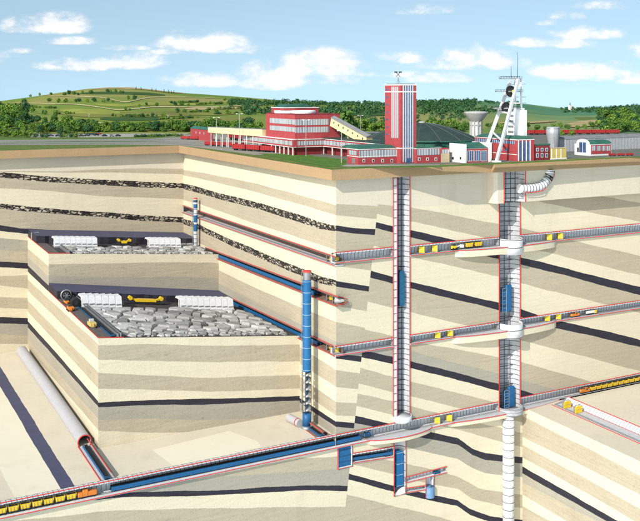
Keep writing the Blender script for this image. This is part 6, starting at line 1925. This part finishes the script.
M['sleeper'] = plain('sleeper bed', (.15, .135, .11), .95, var=.3, scale=.8)
def track(pts, label):
    P = [G(*p) for p in pts]
    t = thing('railway_track', label, 'railway track', P[0])
    for o in (-.8, .8):
        g = MB(); q = []
        for i, p in enumerate(P):
            d = (P[min(i + 1, len(P) - 1)] - P[max(i - 1, 0)]).normalized(); q.append(p + Vector((-d.y * o, d.x * o, .28)))
        g.tube(q, .14, 4); g.build('rail', M['steel'], t)
    g = MB(); vs = []
    for i, p in enumerate(P):
        d = (P[min(i + 1, len(P) - 1)] - P[max(i - 1, 0)]).normalized()
        for o in (-1.5, 1.5): vs.append(p + Vector((-d.y * o, d.x * o, .11)))
    g.add(vs, [(2 * i, 2 * i + 1, 2 * i + 3, 2 * i + 2) for i in range(len(P) - 1)]); g.build('sleeper_bed', M['sleeper'], t, fix=False)
for k, (y0, y1, y2) in enumerate(((140.7, 139.5, 139.4), (141.9, 140.6, 142.6), (143.1, 141.8, 145.4), (144.4, 143.0, 150.8))):
    track([(-110, y0 + .6), (0, y0), (90, (y0 + y1) / 2 - .05), (165, y1), (205, y1 + (y2 - y1) * .35), (262, y2)],
          ('farthest railway track, next to the car park', 'second railway track counted from the car park', 'third railway track counted from the car park', 'railway track nearest the cut edge')[k])
track([(500, 134.6), (560, 134.5), (640, 134.2), (720, 134)], 'railway track under the long red train at the far right')

def make_car_(col):
    t = thing('parked_car', 'parked car', 'car')
    g = MB(); g.bevbox(-2.2, 2.2, -.9, .9, .35, 1.0, .2); bd = g.build('body', col, t)
    g = MB(); g.add([(-1.5, -.8, 1.0), (1.1, -.8, 1.0), (1.1, .8, 1.0), (-1.5, .8, 1.0), (-1.1, -.65, 1.55), (.5, -.65, 1.55), (.5, .65, 1.55), (-1.1, .65, 1.55)], [(0, 1, 5, 4), (1, 2, 6, 5), (2, 3, 7, 6), (3, 0, 4, 7), (4, 5, 6, 7)]); g.build('cabin', M['glass'], bd)
    for x in (-1.35, 1.35):
        for y in (-.85, .85):
            g = MB(); g.tube([(x, y - .12, .36), (x, y + .12, .36)], .36, 10); g.build('wheel', M['black'], t)
    return t
cc = {'dark blue': plain('car dark blue', (.02, .03, .07), .3), 'black': plain('car black', (.012, .012, .014), .3), 'red': plain('car red', (.33, .03, .03), .3), 'silver': plain('car silver', (.36, .37, .38), .3)}
for px, py, c, lab in ((51, 136.4, 'dark blue', 'dark blue car parked alone at the left between two hedges'), (58, 136.5, 'dark blue', 'dark blue car second from the left in the car park beside the hedge'),
                       (81.5, 136.6, 'black', 'black car at the left end of the busy cluster of cars'), (87.0, 136.2, 'black', 'black car second in the busy cluster, by the hedge'),
                       (91.5, 135.2, 'dark blue', 'dark blue car in the back row of the car park cluster'), (96.5, 135.6, 'black', 'black car in front of the red car'),
                       (99.0, 134.5, 'red', 'only red car in the car park'), (104.5, 136.4, 'black', 'black car just right of the busy cluster'),
                       (111.5, 136.8, 'silver', 'silver car near the right end of the parked row'), (118, 136.4, 'black', 'black car at the right end of the parked row')):
    p = G(px, py); m = make_car_(cc[c]); m.location = (p.x, p.y, ZG + .1); m.rotation_euler = (0, 0, math.radians(random.Random(px).uniform(-25, 25))); m['label'] = lab; m['group'] = 'cars in the car park'
    m.scale = (1.2, 1.2, 1.35)

def lamp(px, py, top, label):
    p = G(px, py); h = (py - top) * depth_of(p) / F
    t = thing('street_lamp', label, 'street lamp', p)
    g = MB(); g.tube([p, p + Vector((0, 0, h))], [.26, .17], 6); g.build('pole', M['concrete'], t)
    for s_ in (-1, 1):
        e = p + Rv * (1.9 * s_) + Vector((0, 0, h + .25))
        g = MB(); g.bar(p + Vector((0, 0, h)), e, .18); a = g.build('arm', M['concrete'], t)
        g = MB(); g.bevbox(e.x - .7, e.x + .7, e.y - .5, e.y + .5, e.z - .22, e.z + .25, .1); g.build('lamp_head', M['white'], a)
for px, py, top, lab in ((216.5, 146.5, 117.8, 'double-armed street lamp standing left in front of the cream gallery'), (239.5, 149.5, 114.0, 'double-armed street lamp at the middle of the cream gallery'),
                         (306, 156.2, 120.2, 'double-armed street lamp before the red plant front on the lawn edge'), (341.5, 163, 131, 'double-armed street lamp at the lawn corner by the tower office'),
                         (360.5, 138.5, 115.5, 'double-armed street lamp behind the slanting cream bridge')):
    lamp(px, py, top, lab)
# small wind turbines on the left hillside
def turbine(px, py, label):
    p = hill_at(px, py); k = depth_of(p) / F
    t = thing('wind_turbine', label, 'wind turbine', p)
    g = MB(); g.tube([p - Vector((0, 0, 1)), p + Vector((0, 0, 3.2 * k))], .16 * k, 6); g.build('mast', M['white'], t)
    c = p + Vector((0, 0, 3.2 * k)) - Vector((CV, CU, 0)) * .3 * k
    for a in (.5, .5 + 2.094, .5 + 4.189):
        g = MB(); g.bar(c, c + (Rv * math.cos(a) + Vector((0, 0, math.sin(a)))) * 1.6 * k, .22 * k, .08 * k); g.build('blade', M['white'], t)
turbine(89, 117.5, 'tiny white wind turbine on the left slope above the wood')
turbine(168, 118.5, 'tiny white wind turbine on the middle slope below the tracks')

# ------------------------------------------------------------------ tracks and fields on the hill
def hill_strip(name, pts, w, mat, n=8, dz=.5):
    P = []
    for i in range(len(pts) - 1):
        for k in range(n): P.append((pts[i][0] + (pts[i + 1][0] - pts[i][0]) * k / n, pts[i][1] + (pts[i + 1][1] - pts[i][1]) * k / n))
    P.append(pts[-1])
    mb = MB(); vs = []
    for i, (x, y) in enumerate(P):
        ww = w * min(1, .35 + 3 * min(i, len(P) - 1 - i) / len(P))
        for o in (-ww, ww):
            q = hill_at(x, y + o); vs.append((q.x, q.y, q.z + dz))
    mb.add(vs, [(2 * i, 2 * i + 1, 2 * i + 3, 2 * i + 2) for i in range(len(P) - 1)], smooth=True)
    return tag(mb.build(name, mat, fix=False), kind='structure')
M['path'] = plain('chalk path', (.52, .44, .24), .95, var=.15, scale=.05, spec=.1)
M['field_tan'] = plain('stubble field', (.40, .31, .15), .95, var=.22, scale=.03, spec=.1)
M['field_olive'] = plain('olive meadow', (.19, .20, .045), .95, var=.3, scale=.02, spec=.1)
M['field_dark'] = plain('dark meadow', (.045, .10, .025), .95, var=.3, scale=.02, spec=.1)
def sm(pts, n=5):
    out = []
    for i in range(len(pts) - 1):
        p0, p1, p2, p3 = pts[max(i - 1, 0)], pts[i], pts[i + 1], pts[min(i + 2, len(pts) - 1)]
        for k in range(n):
            t = k / n
            out.append(tuple(.5 * (2 * p1[j] + (p2[j] - p0[j]) * t + (2 * p0[j] - 5 * p1[j] + 4 * p2[j] - p3[j]) * t * t + (3 * p1[j] - p0[j] - 3 * p2[j] + p3[j]) * t ** 3) for j in (0, 1)))
    out.append(pts[-1]); return out
hill_strip('hill_path', sm([(38, 94.6), (60, 96.2), (90, 97), (105, 98.3), (120, 101.6), (128, 102), (138, 100), (152, 97.6), (175, 97.2), (215, 98.4)]), .34, M['path'], 2, .9)
hill_strip('hill_path', sm([(8, 102.6), (30, 103.4), (60, 104.2), (80, 105), (100, 107.6), (118, 110.2), (135, 109), (160, 107), (200, 107.4), (250, 105.6), (275, 103.6)]), .38, M['path'], 2, .9)
hill_strip('hill_path', sm([(54, 121.0), (75, 121.8), (95, 123.2), (110, 124.2)]), .5, M['path'], 2, .9)
hill_strip('stubble_field', sm([(92, 89.2), (110, 88.2), (128, 88.3), (145, 89.2), (165, 91.4), (185, 93.6)]), .8, M['field_tan'], 2, .9)
hill_strip('meadow', sm([(60, 113.5), (90, 115), (130, 114.8), (180, 114), (235, 113.6)]), 2.6, M['field_olive'], 2, .6)
hill_strip('meadow', sm([(150, 124), (185, 121.5), (215, 121), (250, 119)]), 3.2, M['field_olive'], 2, .6)
hill_strip('stubble_field', sm([(565, 126.5), (585, 124), (605, 123.6), (620, 126)]), 3.0, M['field_tan'], 2, 1.0)
hill_strip('stubble_field', sm([(500, 123.5), (530, 122.8), (556, 121.6)]), .9, M['field_tan'], 2, 1.0)
hill_strip('meadow', sm([(350, 114.5), (385, 113), (412, 114)]), 3.0, M['field_dark'], 2, 1.0)

M['field_yellow'] = plain('yellow green meadow', (.27, .30, .055), .95, var=.25, scale=.02, spec=.1)
hill_strip('meadow', sm([(95, 104.4), (120, 105.6), (150, 103.8), (190, 103.8), (215, 104.4)]), 1.5, M['field_yellow'], 2, .5)
hill_strip('meadow', sm([(60, 110.4), (80, 111.6), (100, 112.2), (120, 113)]), 2.3, M['field_yellow'], 2, .7)
hill_strip('meadow', sm([(80, 93.6), (105, 93), (140, 93.6), (165, 95.2)]), 1.3, M['field_dark'], 2, .5)
hill_strip('meadow', sm([(185, 109), (215, 108.6), (250, 107.6)]), 1.2, M['field_tan'], 2, .5)
hill_strip('meadow', sm([(100, 119), (135, 119.2), (165, 118.4)]), 1.6, M['field_dark'], 2, .5)

# ------------------------------------------------------------------ trees
def crown_mesh(rng, w, h, n, leaf, shape='round'):
    """leaf clumps spread through an uneven crown of width w, height h, standing at z=0"""
    mb = MB()
    lobes = []
    nl = rng.randint(6, 9)
    for k in range(nl):
        a = rng.uniform(0, 6.28); r = rng.uniform(.05, .30) * w if k else 0
        z = h * rng.uniform(.30, .80) if shape == 'round' else h * rng.uniform(.15, .88)
        s = rng.uniform(.24, .36) * (w if shape == 'round' else w * (1.15 - .75 * z / h))
        lobes.append((Vector((r * math.cos(a), r * math.sin(a), z)), s, rng.uniform(.75, 1.05) * s))
    for _ in range(n):
        c, s, sz = rng.choice(lobes)
        v = Vector((rng.gauss(0, 1), rng.gauss(0, 1), rng.gauss(0, 1))).normalized() * (rng.random() ** .35)
        p = c + Vector((v.x * s, v.y * s, v.z * sz))
        if p.z < h * .10: continue
        nv = (v + Vector((rng.uniform(-.6, .6), rng.uniform(-.6, .6), rng.uniform(-.2, .8)))).normalized()
        a = nv.cross(Vector((rng.gauss(0, 1), rng.gauss(0, 1), rng.gauss(0, 1)))).normalized(); b = nv.cross(a)
        l = leaf * rng.uniform(.6, 1.25)
        mb.add([p + a * l, p + b * l * .75 + nv * .15 * l, p - a * l * .9, p - b * l * .8 - nv * .15 * l], [(0, 1, 2, 3)])
    return mb, lobes
def make_tree(seed, w, h, mat, n=900, shape='round', trunk=True):
    rng = random.Random(seed)
    t = thing('broadleaf_tree', 'tree', 'tree')
    mb, lobes = crown_mesh(rng, w, h, n, w * .070, shape)
    mb.build('crown', mat, t, fix=False)
    g = MB(); g.tube([(0, 0, -1.0), (0, 0, h * .25), (rng.uniform(-.3, .3), 0, h * .55)], [w * .035, w * .028, w * .015], 6)
    for c, s, sz in lobes[1:5]: g.tube([(0, 0, h * .22), c], [w * .018, w * .006], 4)
    g.build('trunk', M['bark'], t)
    return t
mats = [M['leaf'], M['leaf_light'], M['leaf_dark']]
protos = [[make_tree(10 * i + k, 10, 11 + k, mats[i]) for k in range(3)] for i in range(3)]
poplar = [make_tree(77 + k, 6.5, 15, M['leaf'], shape='tall') for k in range(2)]
bushes = [make_tree(90 + k, 9, 5.5, mats[k], n=560) for k in range(3)]
for r in protos + [poplar, bushes]:
    for p in r: freeze(p)
rngT = random.Random(2024)
def tree(kind, px, py, hpx, label, group, wide=1.0):
    """a tree whose foot is seen at (px, py) and which is hpx picture points tall"""
    yard = py > 133.2
    p = G(px, py) if yard else hill_at(px, py)
    h = hpx * depth_of(p) / F
    src = poplar if kind == 'p' else bushes if kind == 'b' else protos[kind]
    o = rngT.choice(src); h0 = 15 if kind == 'p' else 5.5 if kind == 'b' else 12
    c = copy_at(o, (p.x, p.y, p.z - .2), rngT.uniform(0, 6.28), h / h0, label, group)
    c.scale = (h / h0 * wide, h / h0 * wide, h / h0)
    if kind == 'b': c['category'] = 'bush'; c.name = 'bush'
    return c
# wood at the left, in front of the hill
for k in range(94):
    px = rngT.uniform(-14, 96) if k < 66 else rngT.uniform(-10, 40)
    lim = 112 + max(0, px) * .115 if px > 30 else 108 + max(0, px) * .15
    py = rngT.uniform(max(lim + 6, 116), 135.5) if k < 66 else rngT.uniform(112, 124)
    tree(rngT.choice([0, 0, 1, 2]), px, py, rngT.uniform(8, 14), 'bushy green tree in the wood at the far left below the hill', 'trees of the left-hand wood', rngT.uniform(.9, 1.25))
# belt along the foot of the hill
for k in range(84):
    px = 80 + (k % 42) * 4.4 + rngT.uniform(-1.5, 1.5)
    tree(rngT.choice([0, 1, 1, 0, 2]), px, 132.6 - (k // 42) * 3.0 - rngT.uniform(0, 1.5), rngT.uniform(6.0, 10.5) * (1.15 if px > 190 else 1), 'green tree in the belt along the foot of the left hill', 'tree belt below the left hill', rngT.uniform(1.2, 1.65))
for k in range(28):                          # young trees on the near side of the wood
    tree(rngT.choice([1, 0, 1]), -12 + k * 1.55 + rngT.uniform(-1, 1) if k < 28 else 60 + (k - 28) * 5, rngT.uniform(134.5, 137.6), rngT.uniform(4.5, 8), 'young light green tree on the near edge of the far-left wood', 'young trees at the edge of the left-hand wood', 1.15)
for px, py in ((36, 137), (42, 137), (47, 137.2), (62, 137), (66, 137), (71, 137), (75, 137.2)):
    tree('b', px, py + .2, 3.4, 'low green bush in the hedge beside the car park', 'car park hedge', 1.1)
for k in range(16):
    tree('b', 136 + k * 3.0, 137.0 - k * .06, 2.6, 'low green bush in the hedge between the tracks and the hill', 'hedge beyond the tracks', 1.2)
# scattered shrubs and lone trees on the left hill
for row_y, xs in ((93.5, (30, 40, 52, 64, 68, 74, 78)), (91.5, (82, 92, 108, 111, 116, 120, 122)), (100.5, (23, 49, 58, 66, 76, 79, 88, 94, 104, 108, 114)), (97.5, (128, 135)), (104.5, (140, 147, 156, 175, 182, 188)),
                  (112.5, (43, 46, 56, 60, 66, 70, 74)), (109.5, (8, 12, 16, 124, 130)), (115.5, (113, 116, 130, 142, 152, 157, 164, 180, 190)), (110.8, (178, 184, 196, 205, 216, 228))):
    for px in xs:
        tree('b', px + rngT.uniform(-1, 1), row_y + rngT.uniform(-.8, .8) + 1.5, rngT.uniform(2.2, 4.2), 'dark shrub scattered over the grassy left hill', 'shrubs on the left hill', rngT.uniform(.6, .95))
for px in (136, 141, 152, 156, 164, 168.5, 171.5, 174):
    tree('p', px, ridge_px(px) + 1.6, rngT.uniform(3.4, 4.6), 'small dark tree standing on the crest of the left hill', 'trees on the crest of the left hill', 1.25)
for pts in (((118, 117.2), (150, 116.4)), ((160, 119.5), (200, 118.2)), ((178, 113.2), (210, 112.2)), ((196, 105), (240, 103.4)), ((168, 103.5), (200, 102.6)), ((30, 107.5), (58, 108.6)), ((205, 110), (250, 108.4)), ((215, 114.6), (262, 112.6)), ((225, 100.5), (262, 101.8))):
    (xa, ya), (xb, yb2) = pts; n = int((xb - xa) / 2.3)
    for k in range(n):
        if rngT.random() < .22: continue
        u = (k + rngT.uniform(-.3, .3)) / n
        tree('b', xa + (xb - xa) * u, ya + (yb2 - ya) * u, rngT.uniform(1.7, 3.0), 'dark bush in a broken hedgerow across the left hill', 'hedgerows on the left hill', rngT.uniform(.9, 1.3))
# right of the plant
for px, py, h, lab in ((343, 141, 36, 'tallest green tree, rising beside the slanting cream bridge'), (349, 140, 26, 'green tree just right of the tallest one by the cream bridge'), (338, 141, 22, 'lower green tree squeezed between the red plant and the tallest tree')):
    tree(0, px, py, h, lab, None, 1.0)
for k in range(26):
    px = 352 + k * 4.6 + rngT.uniform(-1.5, 1.5)
    if 384 < px < 418: continue
    tree(rngT.choice([1, 1, 0]), px, 131.8 + rngT.uniform(-2, 1.2), rngT.uniform(8, 14), 'light green tree in the row behind the round hall', 'trees behind the round hall', 1.15)
for k in range(40):
    px = 598 + (k % 10) * 5 + rngT.uniform(-2, 2); y = 132.0 - (k // 10) * 4 + rngT.uniform(-1, 1)
    tree(rngT.choice([0, 2, 1]), max(px, 603), y, rngT.uniform(10, 15), 'green tree in the wood at the far right behind the long red train', 'wood at the far right', 1.2)
for k in range(14):
    tree(rngT.choice([0, 1]), 488 + k * 8.2 + rngT.uniform(-2, 2), 129.5 + rngT.uniform(-1.5, 1.5), rngT.uniform(5, 8), 'small green tree scattered behind the headframe and silo', 'trees behind the headframe', 1.3)
for px, py, h in ((572, 137.5, 7.5), (561.5, 137.5, 8), (616, 137.8, 5)):
    tree(1, px, py, h, 'small round tree beside the long red train and the grey shed', 'small trees by the grey shed', 1.1)
for r in protos + [poplar, bushes]:
    for p in r: drop(p)

# far-off woods on the right-hand hills: too dense to count
def far_wood(label, spots, seed):
    rng = random.Random(seed); mb = MB()
    for x0, x1, y0, y1, n, hp_ in spots:
        for _ in range(n):
            px, py = rng.uniform(x0, x1), rng.uniform(y0, y1)
            if py < ridge_px(px) + .7: py = ridge_px(px) + rng.uniform(.6, 1.5)
            p = hill_at(px, py); k = depth_of(p) / F
            h = hp_ * k * rng.uniform(.7, 1.2); w = h * rng.uniform(.5, .8)
            for _ in range(34):
                v = Vector((rng.gauss(0, 1), rng.gauss(0, 1), rng.gauss(0, 1))).normalized() * rng.random() ** .4
                c = p + Vector((v.x * w, v.y * w, h * .5 + v.z * h * .5))
                nv = (v + Vector((rng.uniform(-.5, .5), rng.uniform(-.5, .5), rng.uniform(0, .8)))).normalized()
                a = nv.cross(Vector((rng.gauss(0, 1), rng.gauss(0, 1), 1))).normalized(); b = nv.cross(a); l = h * .17 * rng.uniform(.6, 1.3)
                mb.add([c + a * l, c + b * l, c - a * l, c - b * l], [(0, 1, 2, 3)])
    return tag(mb.build('far_wood', M['leaf_dark'], fix=False), label, 'wood', kind='stuff')
far_wood('dark green wood along the middle and right-hand ridges', [(228, 420, 102, 107, 340, 3.8), (415, 475, 101, 110, 190, 4.0), (440, 520, 101, 104, 60, 3.0), (560, 660, 106, 113, 190, 3.0), (600, 660, 112, 124, 120, 4.2), (330, 420, 118, 126, 90, 4.5), (244, 345, 110, 115, 130, 5.5), (345, 440, 109, 115, 110, 5.5), (440, 495, 110, 114, 40, 5), (430, 480, 112, 121, 60, 4)], 31)
